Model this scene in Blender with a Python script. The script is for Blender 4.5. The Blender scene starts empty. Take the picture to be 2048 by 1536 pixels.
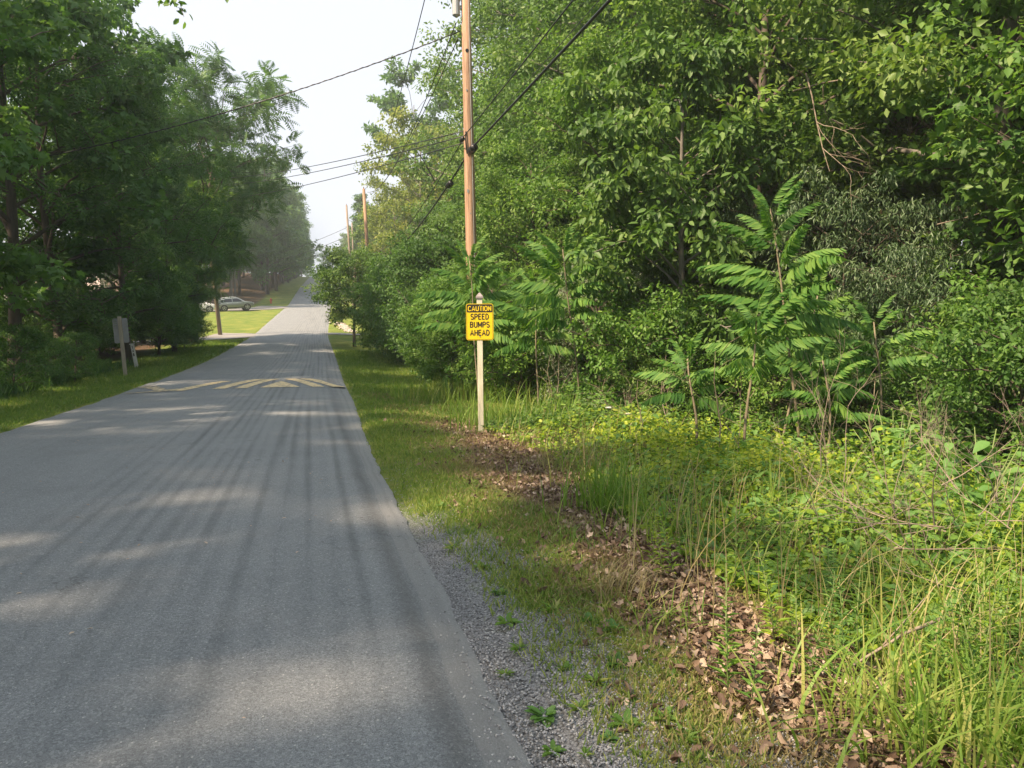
import bpy, math, random
import numpy as np
from mathutils import Vector, Matrix, noise
R = math.radians
random.seed(7)
rng = np.random.default_rng(7)
sc = bpy.context.scene
C = sc.collection

# ------------------------------------------------------------------ camera
YAW, PITCH, ROLL, FPX = 15.1, 3.95, 0.5, 1479.0
def _axes():
    y, p, r = R(YAW), R(PITCH), R(ROLL)
    f = np.array([math.sin(y)*math.cos(p), math.cos(y)*math.cos(p), -math.sin(p)])
    rt = np.array([math.cos(y), -math.sin(y), 0.0]); up = np.cross(rt, f)
    return f, math.cos(r)*rt-math.sin(r)*up, math.cos(r)*up+math.sin(r)*rt
FW, RT, UP = _axes()
CAM = np.array([0.0, 0.0, 1.6])
cd = bpy.data.cameras.new('camera'); cam = bpy.data.objects.new('camera', cd); C.objects.link(cam)
cd.sensor_width = 36.0; cd.lens = 36.0*FPX/2048.0; cd.clip_start = 0.05; cd.clip_end = 3000
m = Matrix(((RT[0], UP[0], -FW[0], CAM[0]), (RT[1], UP[1], -FW[1], CAM[1]), (RT[2], UP[2], -FW[2], CAM[2]), (0, 0, 0, 1)))
cam.matrix_world = m
sc.camera = cam
# ------------------------------------------------------------------ sky, sun, exposure
SUN_EL, SUN_AZ = 46.0, 251.0        # azimuth clockwise from +Y (the road's direction): sun stands left of the road
w = bpy.data.worlds.new('World'); sc.world = w; w.use_nodes = True
nt = w.node_tree; nt.nodes.clear()
o = nt.nodes.new('ShaderNodeOutputWorld'); bg = nt.nodes.new('ShaderNodeBackground')
sky = nt.nodes.new('ShaderNodeTexSky'); sky.sky_type = 'NISHITA'; sky.sun_disc = False
sky.sun_elevation = R(SUN_EL); sky.sun_rotation = R(SUN_AZ); sky.air_density = 1.0; sky.dust_density = 6.0; sky.ozone_density = 1.0
mx = nt.nodes.new('ShaderNodeMix'); mx.data_type = 'RGBA'; mx.inputs[0].default_value = 0.84
mx.inputs[7].default_value = (7.5, 7.95, 8.75, 1)
nt.links.new(sky.outputs[0], mx.inputs[6]); nt.links.new(mx.outputs[2], bg.inputs[0]); bg.inputs[1].default_value = 0.0475
nt.links.new(bg.outputs[0], o.inputs[0])
sl = bpy.data.lights.new('sun', 'SUN'); sl.energy = 3.8; sl.angle = R(1.8); sl.color = (1.0, 0.77, 0.55)
so = bpy.data.objects.new('sun', sl); C.objects.link(so)
sd = Vector((math.sin(R(SUN_AZ))*math.cos(R(SUN_EL)), math.cos(R(SUN_AZ))*math.cos(R(SUN_EL)), math.sin(R(SUN_EL))))
so.rotation_euler = sd.to_track_quat('Z', 'Y').to_euler(); so.location = (-20, 0, 40)
sc.view_settings.view_transform = 'Standard'; sc.view_settings.look = 'None'
sc.view_settings.exposure = 1.60; sc.view_settings.gamma = 1.0; sc.view_settings.use_curve_mapping = False
sc.cycles.max_bounces = 7; sc.cycles.diffuse_bounces = 4; sc.cycles.glossy_bounces = 2; sc.cycles.transmission_bounces = 5
sc.cycles.volume_bounces = 1; sc.cycles.transparent_max_bounces = 8
sc.cycles.use_denoising = True
try: sc.cycles.denoiser = 'OPENIMAGEDENOISE'
except Exception: pass
sc.cycles.caustics_reflective = False; sc.cycles.caustics_refractive = False

# ------------------------------------------------------------------ shape of the place
KY = [-60, 0, 22, 38.7, 65, 115, 162, 250, 330, 350, 380, 460, 900]
KZ = [0, 0, 0, .36, 1.5, 6.1, 11.2, 19.6, 26.4, 27.2, 27.0, 24, 10]
KX = [-2.1, -2.1, -2.12, -1.85, -1.74, -0.1, .75, 2.3, 3.6, 3.9, 4.2, 5, 9]
_yy = np.linspace(-60, 900, 1921)
_k = np.exp(-0.5*(np.arange(-24, 25)/9.0)**2); _k /= _k.sum()
_zz = np.convolve(np.pad(np.interp(_yy, KY, KZ), 24, mode='edge'), _k, 'valid')
_xx = np.convolve(np.pad(np.interp(_yy, KY, KX), 24, mode='edge'), _k, 'valid')
def HZ(y): return np.interp(y, _yy, _zz)
def XC(y): return np.interp(y, _yy, _xx)
HW = 3.05
def sstep(a, b, x):
    t = np.clip((np.asarray(x, float)-a)/(b-a), 0, 1); return t*t*(3-2*t)
def vnoise(x, y, s=1.0, seed=0):
    """cheap smooth noise, vectorised"""
    x = np.asarray(x, float)/s+seed*17.3; y = np.asarray(y, float)/s-seed*9.7
    return (np.sin(x*1.7+1.3*np.sin(y*1.1))+np.sin(y*2.1+1.7*np.sin(x*.9+2))+np.sin((x+y)*1.3+seed)+np.sin((x-y)*2.9+1.1*np.sin(y*2.3)))/4
def GZ(x, y):
    """height of the bare ground"""
    x = np.asarray(x, float); y = np.asarray(y, float)
    u = x-XC(y); h = HZ(y)
    r = np.maximum(u-HW, 0); l = np.maximum(-u-HW, 0)
    z = h-0.02
    z = z-0.10*sstep(0.3, 2.5, r)-0.5*sstep(3.2, 6.5, r)*(1-0.3*sstep(30, 60, y))+1.3*sstep(7, 14, r)+1.8*sstep(14, 40, r)
    z = z-0.04*sstep(.2, 2, l)-1.3*sstep(8, 16, l)*(1-sstep(90, 120, y))+2.5*sstep(30, 80, l)
    z = z+1.2*sstep(3, 9, l)*sstep(125, 150, y)
    z = z+0.035*vnoise(x, y, 1.3)*sstep(.4, 2, r+l)+0.12*vnoise(x, y, 6, 3)*sstep(4, 9, r+l)
    z = np.where((r+l) <= 0.0, h-0.05, z)
    return z
def ray(px, py): return FW+RT*(px-1024)/FPX-UP*(py-768)/FPX
def W(px, py, depth):
    """point seen at a place of the photograph, at that depth"""
    return CAM+ray(px, py)*depth
def XA(px, y):
    """x of the ground under column px at distance y along the road"""
    d = ray(px, 700); return d[0]/d[1]*y

# ------------------------------------------------------------------ materials
MATS = {}
def newmat(name):
    mt = bpy.data.materials.new(name); mt.use_nodes = True
    n = mt.node_tree; b = n.nodes['Principled BSDF']; MATS[name] = mt
    return mt, n, b
def N(n, t, **kw):
    x = n.nodes.new(t)
    for k, v in kw.items(): setattr(x, k, v)
    return x
def ramp(n, stops):
    r_ = n.nodes.new('ShaderNodeValToRGB'); e = r_.color_ramp.elements
    while len(e) < len(stops): e.new(0.5)
    for el, (p, c) in zip(e, stops): el.position = p; el.color = (*c, 1)
    return r_
def mixc(n, a, b, f, mode='MIX'):
    x = N(n, 'ShaderNodeMix'); x.data_type = 'RGBA'; x.blend_type = mode
    for s, v in ((6, a), (7, b)):
        if isinstance(v, tuple): x.inputs[s].default_value = (*v, 1)
        else: n.links.new(v, x.inputs[s])
    if isinstance(f, (int, float)): x.inputs[0].default_value = f
    else: n.links.new(f, x.inputs[0])
    return x.outputs[2]
def math_(n, op, a, b=None, clamp=False):
    x = N(n, 'ShaderNodeMath', operation=op); x.use_clamp = clamp
    for i, v in enumerate((a, b)):
        if v is None: continue
        if isinstance(v, (int, float)): x.inputs[i].default_value = v
        else: n.links.new(v, x.inputs[i])
    return x.outputs[0]
def noise_(n, vec, scale, detail=4, rough=.6):
    x = N(n, 'ShaderNodeTexNoise'); x.inputs['Scale'].default_value = scale
    x.inputs['Detail'].default_value = detail; x.inputs['Roughness'].default_value = rough
    if vec is not None: n.links.new(vec, x.inputs['Vector'])
    return x.outputs[0]
def plain(name, col, rough=.6, metal=0, nz=0.0, nscale=20, bump=0.0, stretch=None, spec=.5):
    mt, n, b = newmat(name)
    b.inputs['Roughness'].default_value = rough; b.inputs['Metallic'].default_value = metal
    b.inputs['Specular IOR Level'].default_value = spec
    b.inputs['Base Color'].default_value = (*col, 1)
    if nz or bump:
        tc = N(n, 'ShaderNodeTexCoord'); v = tc.outputs['Object']
        if stretch:
            mp = N(n, 'ShaderNodeMapping'); mp.inputs['Scale'].default_value = stretch
            n.links.new(v, mp.inputs[0]); v = mp.outputs[0]
        nn = noise_(n, v, nscale, 5)
        if nz:
            rr = ramp(n, [(.3, tuple(c*(1-nz) for c in col)), (.7, tuple(min(1, c*(1+nz)) for c in col))])
            n.links.new(nn, rr.inputs[0]); n.links.new(rr.outputs[0], b.inputs['Base Color'])
        if bump:
            bp = N(n, 'ShaderNodeBump'); bp.inputs['Strength'].default_value = bump; bp.inputs['Distance'].default_value = .02
            n.links.new(nn, bp.inputs['Height']); n.links.new(bp.outputs[0], b.inputs['Normal'])
    return mt
def leafmat(name, dark, mid, light, trans=.35, rough=.5, spec=.32, tint=(1.15, 1.25, .55)):
    """one leaf material: colour varies from leaf to leaf and from spray to spray"""
    dark, mid, light = ([min(.62, c*1.32) for c in q] for q in (dark, mid, light)) if 'dead' not in name and 'dry' not in name else (dark, mid, light)
    mt, n, b = newmat(name)
    at = N(n, 'ShaderNodeAttribute'); at.attribute_name = 'tone'
    rp = ramp(n, [(0.0, dark), (0.5, mid), (1.0, light)])
    oi = N(n, 'ShaderNodeObjectInfo')
    tone = math_(n, 'ADD', at.outputs['Fac'], math_(n, 'MULTIPLY', math_(n, 'SUBTRACT', oi.outputs['Random'], .5), .42))
    n.links.new(tone, rp.inputs[0])
    n.links.new(rp.outputs[0], b.inputs['Base Color'])
    b.inputs['Roughness'].default_value = rough; b.inputs['Specular IOR Level'].default_value = spec
    tr = N(n, 'ShaderNodeBsdfTranslucent')
    tc = mixc(n, rp.outputs[0], tint, 1.0, 'MULTIPLY'); n.links.new(tc, tr.inputs[0])
    ms = N(n, 'ShaderNodeMixShader'); ms.inputs[0].default_value = trans
    n.links.new(b.outputs[0], ms.inputs[1]); n.links.new(tr.outputs[0], ms.inputs[2])
    n.links.new(ms.outputs[0], n.nodes['Material Output'].inputs[0])
    return mt
G = {
 'oak':    leafmat('leaf_oak', (.050, .105, .026), (.085, .160, .038), (.160, .235, .060)),
 'maple':  leafmat('leaf_maple', (.050, .115, .028), (.090, .180, .040), (.160, .250, .060), .42),
 'dark':   leafmat('leaf_dark', (.048, .105, .030), (.078, .158, .044), (.130, .220, .060), .44),
 'yellow': leafmat('leaf_yellowish', (.110, .150, .035), (.170, .215, .050), (.260, .270, .070), .42),
 'blue':   leafmat('leaf_bluish', (.050, .115, .040), (.085, .165, .055), (.130, .215, .075), .34),
 'silver': leafmat('leaf_silver', (.120, .170, .110), (.190, .250, .165), (.290, .340, .240), .25),
 'narrow': leafmat('leaf_narrow', (.050, .095, .045), (.085, .140, .068), (.135, .190, .095), .28, .42, .4),
 'frond':  leafmat('leaf_frond', (.042, .115, .026), (.075, .175, .036), (.150, .255, .055), .40, .58, .2),
 'vine':   leafmat('leaf_vine', (.075, .150, .020), (.150, .240, .025), (.280, .340, .035), .40, .40),
 'vinedark': leafmat('leaf_vine_dark', (.055, .125, .025), (.100, .200, .038), (.180, .290, .055), .40, .5),
 'bigleaf': leafmat('leaf_big', (.080, .175, .045), (.115, .230, .060), (.160, .280, .080), .38, .45),
 'grass':  leafmat('grass_green', (.070, .140, .028), (.125, .210, .040), (.270, .300, .085), .38, .5, .3),
 'tall':   leafmat('grass_tall', (.090, .180, .030), (.160, .260, .045), (.330, .330, .110), .42, .45, .3),
 'straw':  leafmat('grass_dry', (.210, .175, .080), (.330, .285, .140), (.460, .400, .220), .30, .6, .2, (1.1, 1.0, .7)),
 'litter': leafmat('dead_leaf', (.105, .068, .046), (.275, .200, .145), (.560, .450, .345), .12, .65, .3, (1.1, .8, .6)),
}
BARK = plain('bark_brown', (.105, .085, .065), .9, 0, .35, 9, .6, (1, 1, .18))
BARKG = plain('bark_grey', (.165, .15, .13), .9, 0, .3, 9, .6, (1, 1, .18))
STEM = plain('stem_tan', (.20, .17, .11), .8, 0, .25, 14)
STEMG = plain('stem_green', (.16, .22, .07), .7)
DEAD = plain('dead_twig', (.27, .22, .17), .9, 0, .3, 30)

# ------------------------------------------------------------------ object helpers
def tag(ob, label=None, cat=None, group=None, kind=None):
    if label: ob['label'] = label
    if cat: ob['category'] = cat
    if group: ob['group'] = group
    if kind: ob['kind'] = kind
    return ob
def link(name, me, mat=None, parent=None, loc=None, rot=None):
    ob = bpy.data.objects.new(name, me); C.objects.link(ob)
    if mat is not None and len(me.materials) == 0: me.materials.append(mat)
    if parent: ob.parent = parent
    if loc is not None: ob.location = loc
    if rot is not None: ob.rotation_euler = rot
    return ob
def empty(name, loc, rz=0, label=None, cat=None, group=None):
    ob = bpy.data.objects.new(name, None); C.objects.link(ob); ob.location = loc; ob.rotation_euler = (0, 0, rz)
    ob.empty_display_size = .2
    return tag(ob, label, cat, group)
def np_mesh(name, verts, faces, smooth=False, tone=None, uv=None):
    """verts (n,3), faces (m,k) with fixed k"""
    me = bpy.data.meshes.new(name); verts = np.asarray(verts, np.float32); faces = np.asarray(faces, np.int32)
    nf, k = faces.shape
    me.vertices.add(len(verts)); me.vertices.foreach_set('co', verts.ravel())
    me.loops.add(nf*k); me.loops.foreach_set('vertex_index', faces.ravel())
    me.polygons.add(nf); me.polygons.foreach_set('loop_start', np.arange(nf, dtype=np.int32)*k)
    if smooth: me.polygons.foreach_set('use_smooth', np.ones(nf, bool))
    if tone is not None:
        a = me.attributes.new('tone', 'FLOAT', 'FACE'); a.data.foreach_set('value', np.asarray(tone, np.float32))
    if uv is not None:
        l = me.uv_layers.new(name='UVMap'); l.data.foreach_set('uv', np.asarray(uv, np.float32)[faces.ravel()].ravel())
    me.update(calc_edges=True)
    return me
class MB:
    """collects boxes, tubes, lathes and plates into one mesh"""
    def __init__(s): s.v = []; s.f = []
    def add(s, v, f):
        b = len(s.v); s.v += [tuple(map(float, p)) for p in v]; s.f += [tuple(i+b for i in q) for q in f]; return s
    def box(s, c, d, M=None, bev=0):
        x, y, z = (q/2 for q in d)
        if bev:
            pts = []
            for sx in (-1, 1):
                for sy in (-1, 1):
                    for sz in (-1, 1): pts.append((sx*x, sy*y, sz*z))
        P = [Vector((sx*x, sy*y, sz*z)) for sz in (-1, 1) for sx, sy in ((-1, -1), (1, -1), (1, 1), (-1, 1))]
        if M is not None: P = [M @ p for p in P]
        P = [p+Vector(c) for p in P]
        return s.add(P, [(3, 2, 1, 0), (4, 5, 6, 7), (0, 1, 5, 4), (1, 2, 6, 5), (2, 3, 7, 6), (3, 0, 4, 7)])
    def tube(s, pts, rad, k=8, caps=True):
        pts = [Vector(p) for p in pts]; n = len(pts)
        if not hasattr(rad, '__len__'): rad = [rad]*n
        t0 = (pts[1]-pts[0]).normalized(); a = t0.orthogonal().normalized(); vs = []
        for i in range(n):
            t = (pts[min(i+1, n-1)]-pts[max(i-1, 0)]).normalized()
            a = (a-t*a.dot(t)).normalized(); b = t.cross(a)
            for j in range(k):
                q = 2*math.pi*j/k; vs.append(pts[i]+(a*math.cos(q)+b*math.sin(q))*rad[i])
        fs = [(i*k+j, i*k+(j+1) % k, (i+1)*k+(j+1) % k, (i+1)*k+j) for i in range(n-1) for j in range(k)]
        if caps: fs += [tuple(range(k-1, -1, -1)), tuple((n-1)*k+j for j in range(k))]
        return s.add(vs, fs)
    def lathe(s, prof, k=16, M=None):
        vs = []
        for r_, z in prof:
            for j in range(k):
                q = 2*math.pi*j/k; p = Vector((r_*math.cos(q), r_*math.sin(q), z)); vs.append(M @ p if M is not None else p)
        n = len(prof)
        fs = [(i*k+j, i*k+(j+1) % k, (i+1)*k+(j+1) % k, (i+1)*k+j) for i in range(n-1) for j in range(k)]
        fs += [tuple(range(k-1, -1, -1)), tuple((n-1)*k+j for j in range(k))]
        return s.add(vs, fs)
    def prism(s, poly, z0, z1, M=None):
        """poly in xz-plane extruded along y from z0 to z1"""
        n = len(poly); P = [Vector((x, z0, z)) for x, z in poly]+[Vector((x, z1, z)) for x, z in poly]
        if M is not None: P = [M @ p for p in P]
        return s.add(P, [tuple(range(n)), tuple(range(2*n-1, n-1, -1))]+[(i, i+n, (i+1) % n+n, (i+1) % n) for i in range(n)])
    def mesh(s, name, smooth=False):
        me = bpy.data.meshes.new(name); me.from_pydata(s.v, [], s.f)
        if smooth: me.polygons.foreach_set('use_smooth', [True]*len(me.polygons))
        me.update(); return me
    def build(s, name, mat, parent=None, loc=None, rot=None, smooth=False, bevel=0):
        ob = link(name, s.mesh(name, smooth), mat, parent, loc, rot)
        if bevel:
            b = ob.modifiers.new('bevel', 'BEVEL'); b.width = bevel; b.segments = 2; b.limit_method = 'ANGLE'
        return ob

# ------------------------------------------------------------------ leaves (vectorised)
def unit(v): return v/np.maximum(np.linalg.norm(v, axis=-1, keepdims=True), 1e-9)
T_RHOMB = (np.array([(0, 0, 0), (.42, .27, .07), (1, 0, -.10), (.42, -.27, .07)]), np.array([(0, 1, 2), (0, 2, 3)]))
T_OVAL = (np.array([(0, 0, 0), (.3, .24, .05), (.72, .2, .03), (1, 0, -.1), (.72, -.2, .03), (.3, -.24, .05)]),
          np.array([(0, 1, 2), (0, 2, 3), (0, 3, 4), (0, 4, 5)]))
T_ROUND = (np.array([(0, 0, 0), (.25, .34, .05), (.7, .32, .03), (1, 0, -.1), (.7, -.32, .03), (.25, -.34, .05)]),
           np.array([(0, 1, 2), (0, 2, 3), (0, 3, 4), (0, 4, 5)]))
T_NARROW = (np.array([(0, 0, 0), (.4, .12, .03), (1, 0, -.22), (.4, -.12, .03)]), np.array([(0, 1, 2), (0, 2, 3)]))
T_MAPLE = (np.array([(0, 0, 0), (.05, .42, .0), (.25, .28, .03), (.5, .55, -.04), (.55, .22, .04), (1, 0, -.12), (.55, -.22, .04), (.5, -.55, -.04), (.25, -.28, .03), (.05, -.42, 0)]),
           np.array([(0, 1, 2), (0, 2, 4), (2, 3, 4), (0, 4, 5), (0, 5, 6), (6, 7, 8), (0, 6, 8), (0, 8, 9)]))
T_DEAD = (np.array([(0, 0, 0), (.12, .30, .10), (.30, .16, .03), (.5, .42, .22), (.66, .16, .10), (1, .06, .16), (.7, -.14, .04), (.52, -.40, .20), (.3, -.15, .05), (.14, -.28, .16)]),
          np.array([(0, 1, 2), (0, 2, 8), (0, 8, 9), (2, 3, 4), (2, 4, 6), (2, 6, 8), (4, 5, 6), (6, 7, 8)]))
T_CURL = (np.array([(0, 0, 0), (.3, .30, .22), (.7, .22, .26), (1, .03, .10), (.75, -.25, .18), (.3, -.24, .26), (.5, .0, -.04)]),
          np.array([(0, 1, 6), (1, 2, 6), (2, 3, 6), (3, 4, 6), (4, 5, 6), (5, 0, 6)]))
T_BLADE = (np.array([(0, .05, 0), (0, -.05, 0), (.55, .0, .03), (1, 0, -.12)]), np.array([(0, 1, 2), (0, 2, 3)]))
def pinnate(nl=7, lw=.26):
    v = []; f = []
    for i in range(nl):
        t = .12+.85*i/(nl-1); x = t; z = -.28*t*t; L = .30*math.sin(math.pi*min(.96, .18+.75*t))+.06
        for s in (-1, 1):
            b = len(v); dx, dy, dz = .35*L, s*L, -.30*L
            v += [(x, 0, z), (x+dx*.5-.05*L, s*L*.5, z+dz*.3), (x+dx, dy, z+dz*1.2), (x+dx*.5+.28*L, s*L*.45, z+dz*.3)]
            f += [(b, b+1, b+2), (b, b+2, b+3)]
    return np.array(v), np.array(f)
T_PIN = pinnate()
T_PIN5 = pinnate(5)
def leaves(name, pos, T, Nn, size, tmpl, tone):
    """one mesh of many leaves: pos, growth direction T, normal N, size"""
    tv, tf = tmpl; n = len(pos)
    T = unit(T); Nn = unit(Nn-T*np.sum(Nn*T, 1, keepdims=True)); B = np.cross(Nn, T)
    s = np.asarray(size).reshape(-1, 1, 1)
    V = pos[:, None, :]+s*(tv[None, :, 0:1]*T[:, None]+tv[None, :, 1:2]*B[:, None]+tv[None, :, 2:3]*Nn[:, None])
    k = len(tv); F = (tf[None]+(np.arange(n)*k)[:, None, None]).reshape(-1, 3)
    return np_mesh(name, V.reshape(-1, 3), F, tone=np.repeat(np.clip(tone, 0, 1), len(tf)))
def rdir(n, r=rng):
    v = r.normal(size=(n, 3)); return unit(v)

# ------------------------------------------------------------------ trees
def make_tree(seed, H, base, rad, nl, leaf, tmpl, n_leaf, profile, clump=.75, lean=(0, 0), flat=.6, open_=0.0, trunk_r=.16, up=.5, droop=.3, subs=4, sides=7):
    """-> (trunk mesh, crown mesh).  profile(t): crown radius at height share t"""
    r = np.random.default_rng(seed); rd = random.Random(seed)
    mb = MB(); tips = []
    def trunk_pt(t):
        return Vector((lean[0]*t*t*H+.12*math.sin(t*5+seed), lean[1]*t*t*H+.12*math.cos(t*4+seed*2), H*.97*t))
    pts = [trunk_pt(t) for t in np.linspace(0, 1, 11)]
    pts[0].z = -.4
    mb.tube(pts, [trunk_r*(1.35 if i == 0 else 1)*(1-.9*(i/10)**1.1)+.012 for i in range(11)], sides)
    for i in range(nl):
        t = base+(0.97-base)*(i+.5*rd.random())/nl
        az = i*2.39996+rd.uniform(-.5, .5)
        L = rad*profile((t-base)/(1-base))*rd.uniform(.72, 1.12)
        if L < .25: L = .25
        p0 = trunk_pt(t); el = up*(.35+.9*((t-base)/(1-base)))+rd.uniform(-.15, .15)
        d = Vector((math.cos(az)*math.cos(el), math.sin(az)*math.cos(el), math.sin(el)))
        lp = [p0]; k = 5
        for j in range(1, k+1):
            q = j/k
            lp.append(p0+d*L*q+Vector((rd.uniform(-1, 1), rd.uniform(-1, 1), rd.uniform(-.7, .7)))*.07*L*q+Vector((0, 0, (.16*math.sin(q*3)-droop*.25*q*q)*L)))
        r0 = max(.014, trunk_r*(1-.85*t)*.5)
        mb.tube(lp, [r0*(1-.85*j/k)+.006 for j in range(k+1)], 5, False)
        tips.append((lp[-1], 1.0)); tips.append((lp[3].lerp(lp[4], .5), .9))
        for s in range(subs):
            q = rd.uniform(.3, .95); j = min(k-1, int(q*k)); b0 = lp[j].lerp(lp[j+1], q*k-j)
            side = d.cross(Vector((0, 0, 1))).normalized()*rd.choice((-1, 1))
            dd = (d*.5+side*rd.uniform(.3, 1)+Vector((0, 0, rd.uniform(-.25, .5)))).normalized()
            l2 = L*rd.uniform(.22, .5)+.3; e = b0+dd*l2
            mb.tube([b0, b0.lerp(e, .5)+Vector((0, 0, .06*l2)), e], [r0*.4+.004, r0*.25+.004, .004], 4, False)
            tips.append((e, .85)); 
            if rd.random() > open_: tips.append((b0.lerp(e, .5), .7))
    tp = np.array([tuple(p) for p, _ in tips]); tw = np.array([w_ for _, w_ in tips])
    nt_ = len(tp); cnt = r.multinomial(n_leaf, tw/tw.sum()); idx = np.repeat(np.arange(nt_), cnt)
    n = len(idx); d = rdir(n, r); rr = r.random(n)**.45
    crad = clump*tw[idx]*r.uniform(.75, 1.25, nt_)[idx]
    off = d*(rr*crad)[:, None]; off[:, 2] *= flat
    pos = tp[idx]+off
    ctone = r.normal(.5, .16, nt_)
    out = unit(off+np.array([0, 0, .02])); Nn = out*.55+np.array([0, 0, .75])+r.normal(size=(n, 3))*.45
    T = out*.6+r.normal(size=(n, 3))*.6+np.array([0, 0, -droop])
    size = leaf*r.uniform(.65, 1.25, n)
    tone = ctone[idx]+r.normal(0, .17, n)
    return mb.mesh('trunk', True), leaves('crown', pos, T, Nn, size, tmpl, tone)
round_p = lambda t: math.sqrt(max(.03, 1-(2*t-.85)**2/1.35))
cone_p = lambda t: (1-t)**.8*.95+.06
vase_p = lambda t: .45+.6*math.sin(min(1, t*1.15)*math.pi*.8)
umb_p = lambda t: .35+.75*t
wide_p = lambda t: .9-.45*t*t
PRO = {}
def proto(key, mat, bark, **kw):
    tm, cm = make_tree(**kw); tm.materials.append(bark); cm.materials.append(mat); PRO[key] = (tm, cm)
def place(key, x, y, s=1.0, name='tree', label='', cat='tree', group=None, rz=None, sz=None, z=None, mat=None, tilt=(0, 0)):
    tm, cm = PRO[key]
    z = float(GZ(x, y)) if z is None else z
    e = empty(name, (x, y, z), random.uniform(0, 6.28) if rz is None else rz, label, cat, group)
    e.rotation_euler = (tilt[0], tilt[1], e.rotation_euler[2])
    e.scale = (s, s, s if sz is None else sz)
    link('trunk', tm, None, e)
    c = link('crown', cm, None, e)
    if mat:
        c.material_slots[0].link = 'OBJECT'; c.material_slots[0].material = G[mat]
    return e

# detailed prototypes, near
proto('oakA', G['oak'], BARK, seed=1, H=13, base=.14, rad=3.6, nl=30, leaf=.17, tmpl=T_OVAL, n_leaf=26000, profile=round_p, clump=.72, trunk_r=.17)
proto('oakB', G['oak'], BARKG, seed=2, H=17, base=.2, rad=4.2, nl=34, leaf=.18, tmpl=T_RHOMB, n_leaf=34000, profile=round_p, clump=.85, trunk_r=.22)
proto('mapA', G['maple'], BARK, seed=3, H=9, base=.1, rad=3.0, nl=24, leaf=.17, tmpl=T_MAPLE, n_leaf=13000, profile=round_p, clump=.62, flat=.42, trunk_r=.11, droop=.15)
proto('mapB', G['maple'], BARK, seed=4, H=12, base=.1, rad=3.2, nl=28, leaf=.16, tmpl=T_RHOMB, n_leaf=28000, profile=vase_p, clump=.7, trunk_r=.14)
proto('hick', G['oak'], BARKG, seed=5, H=10, base=.1, rad=3.0, nl=24, leaf=.24, tmpl=T_OVAL, n_leaf=13000, profile=round_p, clump=.6, flat=.6, trunk_r=.11, droop=.75)
proto('dark', G['dark'], BARK, seed=6, H=15, base=.12, rad=4.6, nl=28, leaf=.26, tmpl=T_MAPLE, n_leaf=13000, profile=round_p, clump=.7, trunk_r=.2, droop=.4, open_=.3)
proto('pin', G['dark'], BARK, seed=8, H=12, base=.1, rad=4.0, nl=26, leaf=.55, tmpl=T_PIN5, n_leaf=3600, profile=round_p, clump=.8, trunk_r=.15, droop=.45)
proto('ail', G['blue'], BARK, seed=9, H=17, base=.34, rad=5.6, nl=24, leaf=.85, tmpl=T_PIN, n_leaf=2600, profile=vase_p, clump=.75, flat=.55, open_=.75, trunk_r=.22, up=.85, droop=.1, subs=6)
proto('cone', G['blue'], BARK, seed=10, H=18, base=.05, rad=3.3, nl=40, leaf=.32, tmpl=T_RHOMB, n_leaf=14000, profile=cone_p, clump=.8, trunk_r=.2)
proto('umb', G['blue'], BARK, seed=11, H=20, base=.62, rad=6.0, nl=14, leaf=.45, tmpl=T_RHOMB, n_leaf=6500, profile=umb_p, clump=.75, flat=.35, trunk_r=.2, up=.45, droop=0)
# lighter ones, far
proto('farA', G['oak'], BARK, seed=12, H=17, base=.12, rad=4.6, nl=24, leaf=.46, tmpl=T_RHOMB, n_leaf=9000, profile=round_p, clump=1.0, trunk_r=.2, subs=3)
proto('farB', G['blue'], BARK, seed=13, H=18, base=.12, rad=4.8, nl=22, leaf=.48, tmpl=T_RHOMB, n_leaf=8500, profile=wide_p, clump=1.05, trunk_r=.2, subs=3)
proto('farC', G['yellow'], BARKG, seed=14, H=16, base=.08, rad=4.4, nl=26, leaf=.30, tmpl=T_RHOMB, n_leaf=14000, profile=vase_p, clump=.95, trunk_r=.18, subs=3)
proto('bare', G['dark'], BARKG, seed=15, H=17, base=.5, rad=4.2, nl=20, leaf=.36, tmpl=T_RHOMB, n_leaf=7000, profile=round_p, clump=1.0, trunk_r=.2, subs=3)
# shrubs
proto('shrA', G['vinedark'], BARK, seed=21, H=2.6, base=.03, rad=1.5, nl=22, leaf=.10, tmpl=T_OVAL, n_leaf=7000, profile=round_p, clump=.36, trunk_r=.03, subs=3, sides=5)
proto('shrB', G['dark'], BARK, seed=22, H=3.4, base=.03, rad=1.9, nl=24, leaf=.12, tmpl=T_RHOMB, n_leaf=11000, profile=round_p, clump=.42, trunk_r=.04, subs=3, sides=5)
proto('shrS', G['silver'], BARK, seed=23, H=3.2, base=.03, rad=1.8, nl=26, leaf=.065, tmpl=T_NARROW, n_leaf=16000, profile=round_p, clump=.38, trunk_r=.04, subs=4, sides=5, up=.8)
proto('shrN', G['narrow'], BARK, seed=24, H=4.6, base=.05, rad=3.0, nl=26, leaf=.14, tmpl=T_NARROW, n_leaf=22000, profile=vase_p, clump=.45, trunk_r=.05, subs=5, sides=5, droop=.9)
proto('shrR', G['oak'], BARK, seed=25, H=5.6, base=.14, rad=2.35, nl=34, leaf=.16, tmpl=T_RHOMB, n_leaf=24000, profile=round_p, clump=.6, trunk_r=.09, subs=4)
proto('bushR', G['oak'], BARK, seed=31, H=5.6, base=.30, rad=2.5, nl=32, leaf=.16, tmpl=T_RHOMB, n_leaf=22000, profile=round_p, clump=.6, trunk_r=.09, subs=4)
proto('shrM', G['maple'], BARK, seed=26, H=3.0, base=.06, rad=1.7, nl=20, leaf=.13, tmpl=T_MAPLE, n_leaf=3800, profile=round_p, clump=.38, trunk_r=.03, subs=3, sides=5)
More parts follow.
